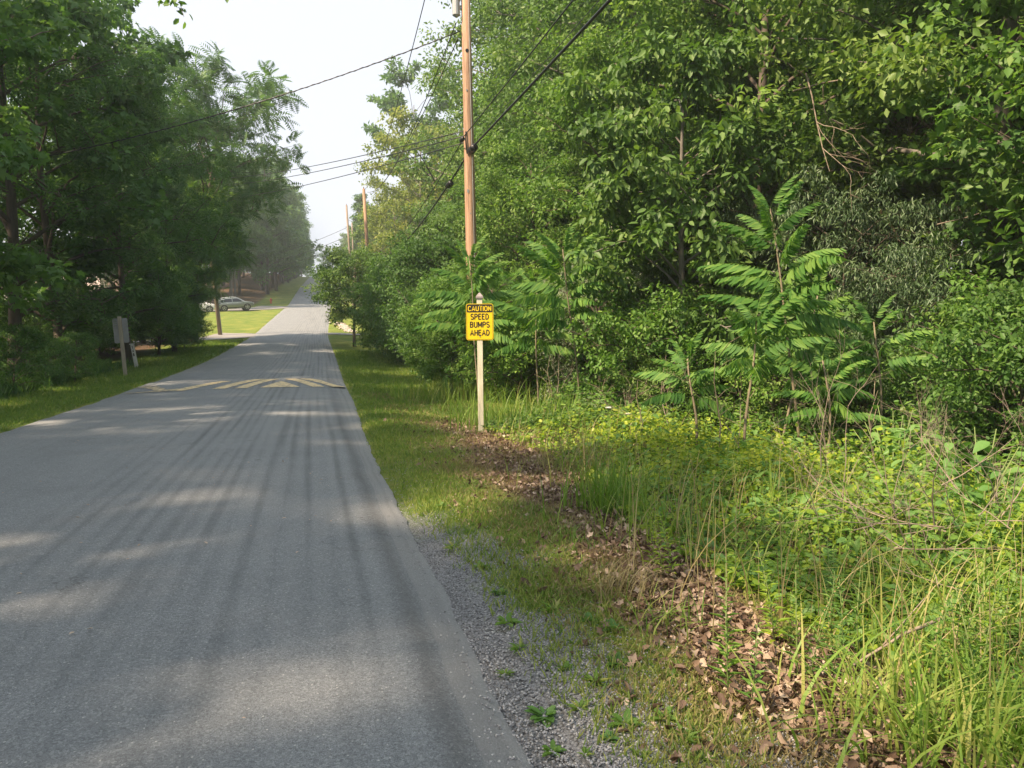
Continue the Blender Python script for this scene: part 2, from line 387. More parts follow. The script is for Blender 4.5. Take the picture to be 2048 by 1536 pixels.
proto('shrP', G['frond'], BARK, seed=27, H=3.6, base=.12, rad=1.7, nl=20, leaf=.34, tmpl=T_PIN, n_leaf=1300, profile=round_p, clump=.36, trunk_r=.03, subs=3, sides=5)
exec_marker = 1

# ------------------------------------------------------------------ ground sheet
def gaps(a, b, s0, g):
    o_ = [a]; s = s0
    while o_[-1] < b: o_.append(o_[-1]+s); s *= g
    o_[-1] = b; return o_
ys = [-40, -20, -10, -5, -2]+gaps(0, 16, .12, 1.0)[0:]+gaps(16, 900, .2, 1.04)[1:]
right = gaps(HW, HW+8, .12, 1.0)+gaps(HW+8, 420, .35, 1.12)[1:]
left = [-q for q in gaps(HW, HW+4, .2, 1.0)+gaps(HW+4, 420, .35, 1.12)[1:]][::-1]
us = np.array(left+[-HW+.12, HW-.12]+right); ys = np.array(ys)
U, Y = np.meshgrid(us, ys); X = XC(Y)+U
Z = GZ(X, Y); Z = np.where(np.abs(U) < HW-.05, HZ(Y)-.07, Z)
nx = len(us); ny = len(ys)
vid = np.arange(nx*ny).reshape(ny, nx)
fq = np.stack([vid[:-1, :-1], vid[:-1, 1:], vid[1:, 1:], vid[1:, :-1]], -1).reshape(-1, 4)
gm = np_mesh('ground', np.stack([X, Y, Z], -1).reshape(-1, 3), fq, True)
def litter_mask(x, y):
    c = 2.25+.055*(y-3)+.15*np.sin(y*1.3); return np.exp(-((x-c+.22*vnoise(x, y, .6, 41))/(.40+.035*y))**2)*(1-sstep(12, 16, y))
def gravel_mask(x, y):
    r = x-(XC(y)+HW); return (1-sstep(.05, 1.25-.085*np.clip(y, 0, 12), r+.55*vnoise(x, y, .45, 5)))*(1-.85*sstep(3.5, 9, y))*(r > -1)
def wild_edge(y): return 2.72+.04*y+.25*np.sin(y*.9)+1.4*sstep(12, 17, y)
r_ = U-HW; l_ = -U-HW
forest = np.clip(sstep(3.2, 5.0, r_)+sstep(3.0, 6.5, l_)*(1-sstep(56, 60, Y)*(1-sstep(112, 116, Y))), 0, 1)
forest = np.where((l_ > 12) & (Y > 45) & (Y < 112), 0, forest)
LIT = litter_mask(X, Y); GRV = gravel_mask(X, Y)
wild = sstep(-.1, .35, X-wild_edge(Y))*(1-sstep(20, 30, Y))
ca = gm.color_attributes.new('zones', 'FLOAT_COLOR', 'POINT')
ca.data.foreach_set('color', np.stack([np.clip(GRV, 0, 1), np.clip(LIT, 0, 1), forest, wild], -1).astype(np.float32).ravel())
mt, n, b = newmat('ground_cover')
tc = N(n, 'ShaderNodeTexCoord'); gv = N(n, 'ShaderNodeAttribute'); gv.attribute_name = 'zones'
sp = N(n, 'ShaderNodeSeparateColor'); n.links.new(gv.outputs['Color'], sp.inputs[0])
P = tc.outputs['Object']
n1 = noise_(n, P, .6, 6, .7); n2 = noise_(n, P, 9, 5, .7); n3 = noise_(n, P, 60, 4, .7)
gr = ramp(n, [(.36, (.100, .175, .034)), (.47, (.165, .240, .044)), (.56, (.270, .300, .070)), (.67, (.42, .38, .12))])
n.links.new(math_(n, 'ADD', math_(n, 'MULTIPLY', n1, .6), math_(n, 'MULTIPLY', n2, .4)), gr.inputs[0])
gd = mixc(n, gr.outputs[0], (.05, .06, .02), math_(n, 'MULTIPLY', n3, .45))
ff = ramp(n, [(.35, (.055, .040, .026)), (.5, (.12, .080, .052)), (.62, (.20, .14, .09)), (.72, (.08, .10, .03))]); n.links.new(n3, ff.inputs[0])
gvv = N(n, 'ShaderNodeTexVoronoi'); gvv.inputs['Scale'].default_value = 75; n.links.new(P, gvv.inputs['Vector'])
gvr = ramp(n, [(0, (.42, .43, .44)), (.45, (.31, .315, .32)), (.8, (.12, .12, .122))]); n.links.new(gvv.outputs['Distance'], gvr.inputs[0])
lr = ramp(n, [(.3, (.08, .05, .035)), (.5, (.20, .135, .095)), (.7, (.32, .24, .17))]); n.links.new(noise_(n, P, 28, 4, .75), lr.inputs[0])
def soft(f, k=.35):
    return math_(n, 'MULTIPLY', math_(n, 'SUBTRACT', math_(n, 'ADD', f, math_(n, 'MULTIPLY', n2, k*2)), k+.32), 3.0, True)
c1 = mixc(n, gd, ff.outputs[0], soft(sp.outputs[2]))
c2 = mixc(n, c1, gvr.outputs[0], soft(sp.outputs[0]))
c3 = mixc(n, c2, lr.outputs[0], soft(sp.outputs[1]))
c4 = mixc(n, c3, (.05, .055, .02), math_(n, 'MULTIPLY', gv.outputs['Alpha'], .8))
n.links.new(c4, b.inputs['Base Color']); b.inputs['Roughness'].default_value = .95; b.inputs['Specular IOR Level'].default_value = .15
bp = N(n, 'ShaderNodeBump'); bp.inputs['Strength'].default_value = .8; bp.inputs['Distance'].default_value = .03
n.links.new(math_(n, 'ADD', n3, n2), bp.inputs['Height']); n.links.new(bp.outputs[0], b.inputs['Normal'])
gm.materials.append(mt)
tag(link('ground', gm), 'grass verges, leaf litter and forest floor either side of the road', kind='structure')

# ------------------------------------------------------------------ road
ry = np.array([-40, -20, -8, -3]+gaps(0, 16, .08, 1.0)+gaps(16, 40, .25, 1.0)[1:]+gaps(40, 880, .5, 1.03)[1:])
seam = 2.62
ru = np.array([-HW, -HW+.1, -2.4, -1.6, -.8, 0, .8, 1.6, 2.3, seam-.03, seam+.06, HW-.04, HW+.02])
rz = np.array([-.035, .0, .012, .025, .035, .04, .035, .025, .014, .008, -.014, -.02, -.05])
U, Y = np.meshgrid(ru, ry)
wob = .05*vnoise(U*0+3, Y, .8, 2)+.05*vnoise(U*0, Y, .31, 4)
U2 = U+np.where(U < -2.9, wob, 0)+np.where(U > 2.95, wob*.4+.012*vnoise(U*0, Y, .14, 6)-.2*(1-sstep(9, 20, Y)), 0)+np.where((U > 2.5) & (U < 2.8), wob*.25, 0)
fade = 1-sstep(12, 26, Y)
Zr = HZ(Y)+np.where(U > seam, rz[None, :]*fade+(1-fade)*np.where(U > 3.0, -.05, .0), rz[None, :])
rm = np_mesh('road', np.stack([XC(Y)+U2, Y, Zr], -1).reshape(-1, 3),
             (lambda v: np.stack([v[:-1, :-1], v[:-1, 1:], v[1:, 1:], v[1:, :-1]], -1).reshape(-1, 4))(np.arange(U.size).reshape(U.shape)),
             True, uv=np.stack([U, Y], -1).reshape(-1, 2))
def asphalt(name, road=True):
    mt, n, b = newmat(name)
    uv = N(n, 'ShaderNodeUVMap'); uv.uv_map = 'UVMap'
    tc = N(n, 'ShaderNodeTexCoord'); P = uv.outputs[0] if road else tc.outputs['Object']
    s = N(n, 'ShaderNodeSeparateXYZ'); n.links.new(P, s.inputs[0]); u, v = s.outputs[0], s.outputs[1]
    f1 = noise_(n, P, 170, 3, .7); f2 = noise_(n, P, 1.1, 5, .6); f3 = noise_(n, P, 18, 4, .6)
    base = ramp(n, [(.34, (.125, .139, .149)), (.5, (.245, .265, .277)), (.66, (.41, .43, .445))]); n.links.new(f1, base.inputs[0])
    gA = noise_(n, P, 75, 2, .6); c = mixc(n, base.outputs[0], (.10, .11, .117), math_(n, 'MULTIPLY', math_(n, 'SUBTRACT', gA, .52, True), 3.0, True)); c = mixc(n, c, (.185, .20, .21), math_(n, 'MULTIPLY', math_(n, 'SUBTRACT', f2, .42, True), 2.2, True))
    vo = N(n, 'ShaderNodeTexVoronoi'); vo.inputs['Scale'].default_value = 46; n.links.new(P, vo.inputs['Vector'])
    sc_ = N(n, 'ShaderNodeSeparateColor'); n.links.new(vo.outputs['Color'], sc_.inputs[0])
    speck = math_(n, 'MULTIPLY', math_(n, 'LESS_THAN', vo.outputs['Distance'], .2), math_(n, 'GREATER_THAN', sc_.outputs[0], .88))
    c = mixc(n, c, (.62, .62, .60), math_(n, 'MULTIPLY', speck, .8))
    v2 = N(n, 'ShaderNodeTexVoronoi'); v2.inputs['Scale'].default_value = 95; n.links.new(P, v2.inputs['Vector']); s2c = N(n, 'ShaderNodeSeparateColor'); n.links.new(v2.outputs['Color'], s2c.inputs[0])
    c = mixc(n, c, (.52, .54, .54), math_(n, 'MULTIPLY', math_(n, 'GREATER_THAN', s2c.outputs[0], .80), .25))
    c = mixc(n, c, (.085, .092, .097), math_(n, 'MULTIPLY', math_(n, 'GREATER_THAN', s2c.outputs[1], .74), .32))
    vd = N(n, 'ShaderNodeTexVoronoi'); vd.inputs['Scale'].default_value = .95; n.links.new(P, vd.inputs['Vector'])
    sp_ = math_(n, 'MULTIPLY', math_(n, 'LESS_THAN', math_(n, 'ADD', vd.outputs['Distance'], math_(n, 'MULTIPLY', f3, .05)), .062), .5)
    if road:
        c = mixc(n, c, (.07, .072, .074), sp_)
        # paver streaks that run along the road: noise stretched hard along it
        mp = N(n, 'ShaderNodeMapping'); mp.inputs['Scale'].default_value = (1, .022, 1); n.links.new(P, mp.inputs[0])
        st = noise_(n, mp.outputs[0], 5.2, 3, .55); st2 = noise_(n, mp.outputs[0], 1.1, 2, .5)
        mr = N(n, 'ShaderNodeMapRange'); mr.interpolation_type = 'SMOOTHSTEP'
        mr.inputs[1].default_value = -.6; mr.inputs[2].default_value = .6; n.links.new(u, mr.inputs[0])
        far = N(n, 'ShaderNodeMapRange'); far.inputs[1].default_value = .5; far.inputs[2].default_value = 7; n.links.new(v, far.inputs[0])
        amt = math_(n, 'MULTIPLY', math_(n, 'ADD', math_(n, 'MULTIPLY', mr.outputs[0], .86), .14), far.outputs[0])
        wv = math_(n, 'SINE', math_(n, 'ADD', math_(n, 'MULTIPLY', u, 35.0), math_(n, 'MULTIPLY', st2, 14)))
        stripes = math_(n, 'MULTIPLY', math_(n, 'ADD', math_(n, 'MULTIPLY', wv, math_(n, 'MULTIPLY', f2, .8)), math_(n, 'MULTIPLY', math_(n, 'SUBTRACT', st, .5), 3.2)), amt)
        c = mixc(n, c, (.095, .105, .11), math_(n, 'MULTIPLY', stripes, .62, True))
        c = mixc(n, c, (.30, .31, .315), math_(n, 'MULTIPLY', math_(n, 'MULTIPLY', stripes, -1), .38, True))
        # seam and the older strip beyond it
        sm = math_(n, 'SUBTRACT', 1, math_(n, 'MULTIPLY', math_(n, 'ABSOLUTE', math_(n, 'SUBTRACT', math_(n, 'ADD', u, math_(n, 'MULTIPLY', f3, .10)), seam+.04)), 8.5), True)
        nr = N(n, 'ShaderNodeMapRange'); nr.inputs[1].default_value = 40; nr.inputs[2].default_value = 8; n.links.new(v, nr.inputs[0])
        c = mixc(n, c, (.062, .062, .064), math_(n, 'MULTIPLY', math_(n, 'MULTIPLY', sm, .5), nr.outputs[0], True))
        old = math_(n, 'MULTIPLY', math_(n, 'GREATER_THAN', math_(n, 'ADD', u, math_(n, 'MULTIPLY', gA, .10)), seam+.13), .42)
        c = mixc(n, c, (.30, .30, .295), math_(n, 'MULTIPLY', old, nr.outputs[0], True))
        vc = N(n, 'ShaderNodeTexNoise'); vc.inputs['Scale'].default_value = .55; vc.inputs['Detail'].default_value = 8; vc.inputs['Roughness'].default_value = .55; n.links.new(P, vc.inputs['Vector'])
        crk = math_(n, 'LESS_THAN', math_(n, 'ABSOLUTE', math_(n, 'SUBTRACT', vc.outputs[0], .615)), .0011)
        c = mixc(n, c, (.05, .052, .055), math_(n, 'MULTIPLY', crk, .55))
        # transverse pale joints further up
        wj = math_(n, 'MULTIPLY', math_(n, 'GREATER_THAN', noise_(n, (lambda m_: (m_.inputs['Scale'].__setattr__('default_value', (.05, 1, 1)), n.links.new(P, m_.inputs[0]), m_.outputs[0])[-1])(N(n, 'ShaderNodeMapping')), 1.3, 2), .66), math_(n, 'MULTIPLY', math_(n, 'GREATER_THAN', v, 28), .3))
        c = mixc(n, c, (.33, .33, .32), wj)
    else:
        c = mixc(n, c, (.33, .30, .27), .55)
    n.links.new(c, b.inputs['Base Color'])
    rr = ramp(n, [(.3, (.62,)*3), (.7, (.85,)*3)]); n.links.new(f1, rr.inputs[0]); n.links.new(rr.outputs[0], b.inputs['Roughness'])
    b.inputs['Specular IOR Level'].default_value = .4
    bp = N(n, 'ShaderNodeBump'); bp.inputs['Strength'].default_value = .9; bp.inputs['Distance'].default_value = .008
    n.links.new(f1, bp.inputs['Height']); n.links.new(bp.outputs[0], b.inputs['Normal'])
    return mt
ASPH = asphalt('asphalt_road'); DRV = asphalt('asphalt_driveway', False)
rm.materials.append(ASPH)
tag(link('road', rm), 'two lane grey asphalt road dipping then climbing the hill', kind='structure')

# driveways: strips laid on the ground
def strip(name, pts, width, label, z=.012, mat=None):
    P_ = []; n_ = 24; pts = np.array(pts, float); t = np.linspace(0, len(pts)-1, n_)
    c = np.stack([np.interp(t, range(len(pts)), pts[:, k]) for k in (0, 1)], 1)
    wd = np.interp(t, range(len(pts)), width); d = np.gradient(c, axis=0); nrm = unit(np.stack([-d[:, 1], d[:, 0]], 1))
    cols = []
    for s in np.linspace(-1, 1, 7):
        q = c+nrm*(wd*s/2)[:, None]; cols.append(np.stack([q[:, 0], q[:, 1], np.maximum(GZ(q[:, 0], q[:, 1]), HZ(q[:, 1])-99)+z], 1))
    V = np.stack(cols, 1); v = np.arange(n_*7).reshape(n_, 7)
    me = np_mesh(name, V.reshape(-1, 3), np.stack([v[:-1, :-1], v[:-1, 1:], v[1:, 1:], v[1:, :-1]], -1).reshape(-1, 4), True)
    tag(link(name, me, mat or DRV), label, kind='structure')
strip('driveway', [(-3.2, 110), (-6, 105.5), (-9.6, 101.5), (-14, 99), (-24, 96)], [8, 4.6, 3.6, 3.6, 3.6], 'pale asphalt driveway where the two cars stand', .05)
strip('driveway', [(-4.6, 67.0), (-7, 62.5), (-10, 60), (-17, 58), (-26, 57)], [6.5, 3.6, 3.0, 3.0, 3.0], 'pale driveway entering left of the road below the sloping lawn', .05)
strip('driveway', [(1.25, 66.0), (3, 66.3), (6, 66.6), (9, 67)], [2.2, 1.7, 1.6, 1.6], 'narrow grey driveway crossing the verge right of the road', .05)

# ------------------------------------------------------------------ speed bump with painted chevrons
BY0, BY1, BH = 22.3, 26.1, .12
def bz(y): return float(HZ(y))+.012+BH*math.sin(math.pi*min(1, max(0, (y-BY0)/(BY1-BY0))))**1.0+.034
e = empty('speed_bump', (float(XC(24)), 24, float(HZ(24))), 0, 'low asphalt speed bump with worn yellow chevrons across the road', 'speed bump')
BXL, BXR = float(XC(24))-3.0, float(XC(24))+3.0
vs = []; nn_ = 16
for i in range(nn_+1):
    y = BY0+(BY1-BY0)*i/nn_; y2 = min(max(y, BY0), BY1)
    for x in np.linspace(BXL, BXR, 9):
        edge = .035*(1-((x-float(XC(24)))/3.0)**2)
        taper = min(1, (3.02-abs(x-float(XC(24))))/.7)
        vs.append((x-e.location.x, y-24, float(HZ(y))+edge+BH*taper*math.sin(math.pi*i/nn_)-e.location.z+.004))
v = np.arange((nn_+1)*9).reshape(nn_+1, 9)
me = np_mesh('hump', vs, np.stack([v[:-1, :-1], v[:-1, 1:], v[1:, 1:], v[1:, :-1]], -1).reshape(-1, 4), True,
             uv=[(p[0]*1.0, p[1]+24) for p in vs])
link('hump', me, asphalt('asphalt_hump'), e)
def paint(name, wear):
    mt, n, b = newmat(name); tc = N(n, 'ShaderNodeTexCoord')
    a = noise_(n, tc.outputs['Object'], 7, 6, .75)
    rp = ramp(n, [(wear-.14, (.78, .62, .36)), (wear+.04, (.22, .21, .19))]); n.links.new(a, rp.inputs[0])
    n.links.new(rp.outputs[0], b.inputs['Base Color']); b.inputs['Roughness'].default_value = .8
    return mt
PNT = paint('yellow_paint', .63); PNT2 = paint('worn_yellow_paint', .52)
def surf(x, y):
    c = float(XC(24)); i = (y-BY0)/(BY1-BY0); hump = 0 if i < 0 or i > 1 else math.sin(math.pi*i)
    return float(HZ(y))+.035*(1-((x-c)/3.0)**2)+BH*min(1, (3.02-abs(x-c))/.7)*hump+.012
def marking(poly4, mat, nseg=14):
    """band between two edges; poly4 = (a0,a1),(b0,b1): edge a runs a0->a1, edge b runs b0->b1"""
    (a0, a1), (b0, b1) = poly4; V = []
    for i in range(nseg+1):
        t = i/nseg
        for s in (0, .5, 1):
            x = (a0[0]*(1-t)+a1[0]*t)*(1-s)+(b0[0]*(1-t)+b1[0]*t)*s; y = (a0[1]*(1-t)+a1[1]*t)*(1-s)+(b0[1]*(1-t)+b1[1]*t)*s
            V.append((x-e.location.x, y-24, surf(x, y)-e.location.z))
    v = np.arange((nseg+1)*3).reshape(nseg+1, 3)
    link('paint_marking', np_mesh('paint_marking', V, np.stack([v[:-1, :-1], v[:-1, 1:], v[1:, 1:], v[1:, :-1]], -1).reshape(-1, 4)), mat, e)
ax = float(XC(24))+1.15   # apex of the right-lane chevrons, at the top of the hump
for (half, wd, dy) in ((1.85, .36, 0), (1.25, .34, .8)):
    top, bot = BY0+1.95, BY0+.08
    for s in (-1, 1):
        ha = half-1.02+.2*dy
        marking((((ax+s*ha, top), (ax+s*(half+.0), bot)), ((ax+s*(ha-wd), top), (ax+s*(half-wd), bot))), PNT)
marking((((ax-.02, BY0+1.2), (ax-.55, BY0+.1)), ((ax+.02, BY0+1.2), (ax+.55, BY0+.1))), PNT)
ax2 = float(XC(24))-1.75
for s, x1 in ((-1, -.95), (1, 1.15)):
    marking((((ax2, BY0+.02), (ax2+x1, BY0+1.6)), ((ax2+s*.28, BY0-.12), (ax2+x1+s*.3, BY0+1.5))), PNT2 if s < 0 else PNT)
marking((((ax2-1.1, BY0-.3), (ax2+.15, BY0+.0)), ((ax2-1.1, BY0-.1), (ax2+.15, BY0+.3))), PNT2)

# ------------------------------------------------------------------ warning sign
CREAM = plain('cream_paint', (.60, .57, .43), .65, 0, .22, 7, .3, (3, 3, .35))
GREYP = plain('grey_cap', (.28, .25, .25), .6, 0, .15, 20)
YEL = plain('sign_yellow', (.78, .57, .004), .4, 0, .07, 5); BLK = plain('sign_black', (.018, .014, .012), .4)
ALU = plain('sign_aluminium', (.24, .25, .25), .55, .3, .12, 6)
def rrect(w_, h_, r, k=5):
    P_ = []
    for cx, cz, a in ((w_/2-r, h_/2-r, 0), (-w_/2+r, h_/2-r, 90), (-w_/2+r, -h_/2+r, 180), (w_/2-r, -h_/2+r, 270)):
        for i in range(k+1):
            q = R(a+90*i/k); P_.append((cx+r*math.cos(q), cz+r*math.sin(q)))
    return P_
def plate(name, poly, y0, y1, mat, parent, loc=(0, 0, 0)):
    return MB().prism(poly, y0, y1).build(name, mat, parent, loc)
def ring(name, outer, inner, y0, y1, mat, parent, loc=(0, 0, 0)):
    n_ = len(outer); V = [(x, y, z) for y in (y0, y1) for (x, z) in outer+inner]
    F = []
    for i in range(n_):
        j = (i+1) % n_
        F += [(i, j, n_+j, n_+i), (2*n_+i, 3*n_+i, 3*n_+j, 2*n_+j), (i, 2*n_+i, 2*n_+j, j), (n_+i, n_+j, 3*n_+j, 3*n_+i)]
    return MB().add(V, F).build(name, mat, parent, loc)
ARC = lambda cx, cy, rx, ry, a0, a1, k=8: [(cx+rx*math.cos(R(a0+(a1-a0)*i/k)), cy+ry*math.sin(R(a0+(a1-a0)*i/k))) for i in range(k+1)]
GLYPH = {
 'C': (.62, [ARC(.31, .72, .27, .24, 20, 180)+ARC(.31, .28, .27, .24, 180, 340)]), 'A': (.68, [[(.02, 0), (.34, 1), (.66, 0)], [(.14, .32), (.54, .32)]]),
 'U': (.62, [[(.05, 1), (.05, .30)]+ARC(.31, .28, .26, .26, 180, 360)+[(.57, 1)]]), 'T': (.58, [[(0, .97), (.58, .97)], [(.29, 1), (.29, 0)]]), 'I': (.12, [[(.06, 1), (.06, 0)]]),
 'O': (.64, [ARC(.32, .70, .27, .28, 0, 180)+ARC(.32, .30, .27, .28, 180, 360)+[(.59, .70)]]), 'N': (.62, [[(.05, 0), (.05, 1)], [(.05, 1), (.57, 0)], [(.57, 0), (.57, 1)]]),
 'S': (.58, [ARC(.29, .73, .24, .24, 25, 245)+ARC(.29, .26, .25, .24, 65, -155)]), 'P': (.58, [[(.05, 0), (.05, 1)], [(.05, .97), (.28, .97)]+ARC(.30, .72, .24, .25, 90, -90)+[(.05, .47)]]),
 'E': (.54, [[(.05, 0), (.05, 1)], [(.05, .97), (.52, .97)], [(.05, .52), (.45, .52)], [(.05, .03), (.52, .03)]]), 'D': (.60, [[(.05, 0), (.05, 1)], [(.05, .97), (.24, .97)]+ARC(.24, .5, .31, .47, 90, -90, 10)+[(.05, .03)]]),
 'B': (.60, [[(.05, 0), (.05, 1)], [(.05, .97), (.28, .97)]+ARC(.30, .74, .21, .23, 90, -90)+[(.05, .51)], [(.28, .51)]+ARC(.30, .27, .25, .24, 90, -90)+[(.05, .03)]]),
 'M': (.74, [[(.05, 0), (.05, 1)], [(.05, 1), (.37, .22)], [(.37, .22), (.69, 1)], [(.69, 1), (.69, 0)]]), 'H': (.62, [[(.05, 0), (.05, 1)], [(.57, 0), (.57, 1)], [(.05, .5), (.57, .5)]]),
 '1': (.40, [[(.05, .8), (.25, 1), (.25, 0)]]), '4': (.62, [[(.45, 0), (.45, 1), (.03, .32), (.6, .32)]]), '8': (.6, [ARC(.3, .75, .22, .22, 0, 360, 12), ARC(.3, .27, .26, .25, 0, 360, 12)])}
def text(s_, width, height, mat, parent, loc, name='lettering', wgt=.19):
    """painted capitals built from strokes, facing -y"""
    V = []; F = []; x = 0; w2 = wgt/2
    for ch in s_:
        adv, strokes = GLYPH[ch]
        for st in strokes:
            P_ = [Vector((a+x, b_)) for a, b_ in st]
            L_ = []
            for i, p in enumerate(P_):
                t = (P_[min(i+1, len(P_)-1)]-P_[max(i-1, 0)]).normalized(); n_ = Vector((-t.y, t.x))*w2; L_.append((p+n_, p-n_))
            b0 = len(V)
            for a, b_ in L_: V += [(a.x, 0, a.y), (b_.x, 0, b_.y), (a.x, .02, a.y), (b_.x, .02, b_.y)]
            for i in range(len(L_)-1):
                q = b0+i*4; F += [(q, q+1, q+5, q+4), (q+2, q+6, q+7, q+3), (q, q+4, q+6, q+2), (q+1, q+3, q+7, q+5)]
            q = b0+4*(len(L_)-1); F += [(b0, b0+2, b0+3, b0+1), (q, q+1, q+3, q+2)]
        x += adv+.17
    x -= .17; sx_, sz_ = width/x, height
    mb = MB(); mb.add([((a-x/2)*sx_, b_*.1, (c-.5)*sz_) for a, b_, c in V], F); return mb.build(name, mat, parent, loc)
sx, sy = 2.74, 12.2
zg = float(GZ(sx, sy))
s = empty('warning_sign', (sx, sy, zg), R(-14), 'yellow and black CAUTION SPEED BUMPS AHEAD sign on a cream wooden post', 'sign')
MB().box((0, 0, 1.12), (.092, .092, 2.38)).build('post', CREAM, s, bevel=.004)
cap = MB().box((0, 0, 2.295), (.125, .125, .03)); cap.lathe([(.085, 2.31), (.07, 2.325), (.012, 2.375)], 4, Matrix.Rotation(R(45), 4, 'Z'))
cap.build('post_cap', GREYP, s)
SW, SH, SZ = .457, .61, 1.885
pn = plate('sign_panel', rrect(SW, SH, .04), -.052, -.049, YEL, s, (0, 0, SZ))
ring('border', rrect(SW-.018, SH-.018, .034), rrect(SW-.028, SH-.028, .029), -.0535, -.0522, BLK, pn)
hd = rrect(SW-.034, .128, .012); plate('header', hd, -.0545, -.0522, BLK, pn, (0, 0, SH/2-.017-.064))
text('CAUTION', .385, .078, YEL, pn, (0, -.0575, SH/2-.082), wgt=.18)
text('SPEED', .300, .092, BLK, pn, (0, -.055, .088)); text('BUMPS', .325, .092, BLK, pn, (0, -.055, -.045)); text('AHEAD', .320, .092, BLK, pn, (0, -.055, -.180))
for dz in (.268, -.24): MB().lathe([(.009, 0), (.009, .004), (.004, .006)], 8, Matrix.Translation((0, -.0575, SZ+dz)) @ Matrix.Rotation(R(90), 4, 'X')).build('bolt', ALU, s)

# sign seen from behind, left verge
lx, ly = XA(249, 30.5), 30.5
WOODG = plain('grey_wood', (.30, .27, .21), .8, 0, .2, 5, .3, (4, 4, .5))
s2 = empty('road_sign', (lx, ly, float(GZ(lx, ly))), R(8), 'grey back of a road sign on a leaning wooden post left of the road', 'sign')
s2.rotation_euler = (0, R(-3.2), R(8))
MB().box((0, 0, 1.0), (.13, .12, 2.5)).build('post', WOODG, s2, bevel=.004)
pl = plate('sign_panel', rrect(.50, .92, .05), .062, .067, ALU, s2, (0, 0, 1.72))
for dz in (.2, -.2): MB().lathe([(.012, 0), (.012, .012)], 8, Matrix.Translation((0, -.06, 1.72+dz)) @ Matrix.Rotation(R(90), 4, 'X')).build('bolt', ALU, s2)
# house number post
WHT = plain('white_paint', (.62, .62, .60), .55, 0, .1, 8)
hx, hy = XA(272, 35.0), 35.0
s3 = empty('house_number_post', (hx, hy, float(GZ(hx, hy))), 0, 'white leaning post with black house number 148 beside the road sign', 'post')
s3.rotation_euler = (0, R(-8), R(-6))
MB().box((0, 0, .43), (.125, .125, 1.2)).build('post', WHT, s3, bevel=.006)
MB().box((0, 0, 1.045), (.19, .19, .035)).build('post_cap', WHT, s3, bevel=.005)
for i, ch in enumerate('148'): text(ch, .062 if ch != '1' else .04, .11, BLK, s3, (0, -.066, .90-.16*i), 'digit', .24)

# ------------------------------------------------------------------ utility poles and lines
POLE = plain('pole_wood', (.37, .235, .15), .85, 0, .5, 10, .35, (2.5, 2.5, .12)); POLEG = plain('pole_wood_grey', (.27, .215, .165), .85, 0, .25, 10, .3, (2.5, 2.5, .12))
GMET = plain('grey_metal', (.36, .38, .38), .5, .3, .05, 5); CBL = plain('black_cable', (.012, .013, .014), .45); INS = plain('insulator', (.16, .12, .10), .3)
def pole(x, y, h, r, lean, mat, label, extras):
    z = float(GZ(x, y)); p = empty('utility_pole', (x, y, z), 0, label, 'utility pole')
    p.rotation_euler = (lean[1], lean[0], 0)
    mb = MB(); mb.tube([(0, 0, -.6), (0, 0, h*.33), (0, 0, h*.66), (0, 0, h)], [r, r*.93, r*.82, r*.7], 14)
    mb.build('post', mat, p, smooth=True)
    if extras == 'main':
        MB().lathe([(.04, 10.25), (.105, 10.3), (.105, 10.95), (.11, 10.97), (.11, 11.0), (.03, 11.04)], 14, Matrix.Translation((-.27, 0, 0))).build('transformer', GMET, p, smooth=False)
        for bz_ in (10.5, 10.85): MB().box((-.14, 0, bz_), (.12, .05, .05)).build('bracket', GMET, p)
        MB().lathe([(.02, 11.0), (.045, 11.03), (.03, 11.06), (.045, 11.09), (.02, 11.14)], 10, Matrix.Translation((.19, 0, 0))).build('insulator', INS, p)
        MB().box((.12, -.02, 11.0), (.2, .03, .03)).build('bracket', GMET, p)
        MB().tube([(.06, -.155, .2), (.055, -.148, 4), (.05, -.138, 8), (.045, -.122, 11.2)], .008, 5).build('ground_wire', GMET, p)
        for tz, tw, th in ((2.6, .05, .07), (3.15, .07, .04), (5.6, .05, .09), (5.0, .03, .03), (8.3, .04, .05)): MB().box((-.05+.04*math.sin(tz*3), -.158+.0028*tz, tz), (tw, .006, th)).build('metal_tag', GMET, p)
        MB().tube([(-.1, -.13, 7.2), (-.12, -.14, 7.0), (-.09, -.15, 6.6)], .018, 6).build('cable_clamp', CBL, p)
        MB().lathe([(.05, 0), (.05, .012)], 10, Matrix.Translation((-.02, -.121, 9.35)) @ Matrix.Rotation(R(90), 4, 'X')).build('knot', CBL, p)
    else:
        MB().lathe([(.03, h), (.05, h+.04), (.03, h+.08), (.045, h+.12), (.02, h+.17)], 8).build('insulator', INS, p)
        MB().tube([(r+.02, 0, -.1), (r*.9+.02, 0, h*.4)], .035, 6).build('conduit', GMET, p)
        MB().box((-r-.02, 0, h*.62), (.10, .10, .28)).build('bracket', GMET, p)
    return p
PX0, PY0 = XA(948, 20.3), 20.3
pole(PX0, PY0, 12.2, .165, (R(-.6), 0), POLE, 'tall reddish brown utility pole behind the yellow caution sign', 'main')
P1 = (XA(746, 60), 60.0); pole(P1[0], P1[1], 11.8, .16, (R(-2.2), 0), POLE, 'leaning brown utility pole above the round bush right of the road', 'x')
P2 = (XA(710, 88), 88.0); pole(P2[0], P2[1], 12.9, .15, (R(-2.6), 0), POLEG, 'thin grey utility pole far up the road beside the sky gap', 'x')
P3 = (XA(712.5, 122), 122.0); pole(P3[0], P3[1], 12.6, .14, (R(-1.0), 0), POLEG, 'farthest utility pole, just right of the thin grey pole', 'x')
PL = (XA(441, 66), 66.0); pole(PL[0], PL[1], 12.4, .15, (R(-4.2), 0), POLEG, 'leaning bare utility pole on the sunlit lawn left of the road', 'x')
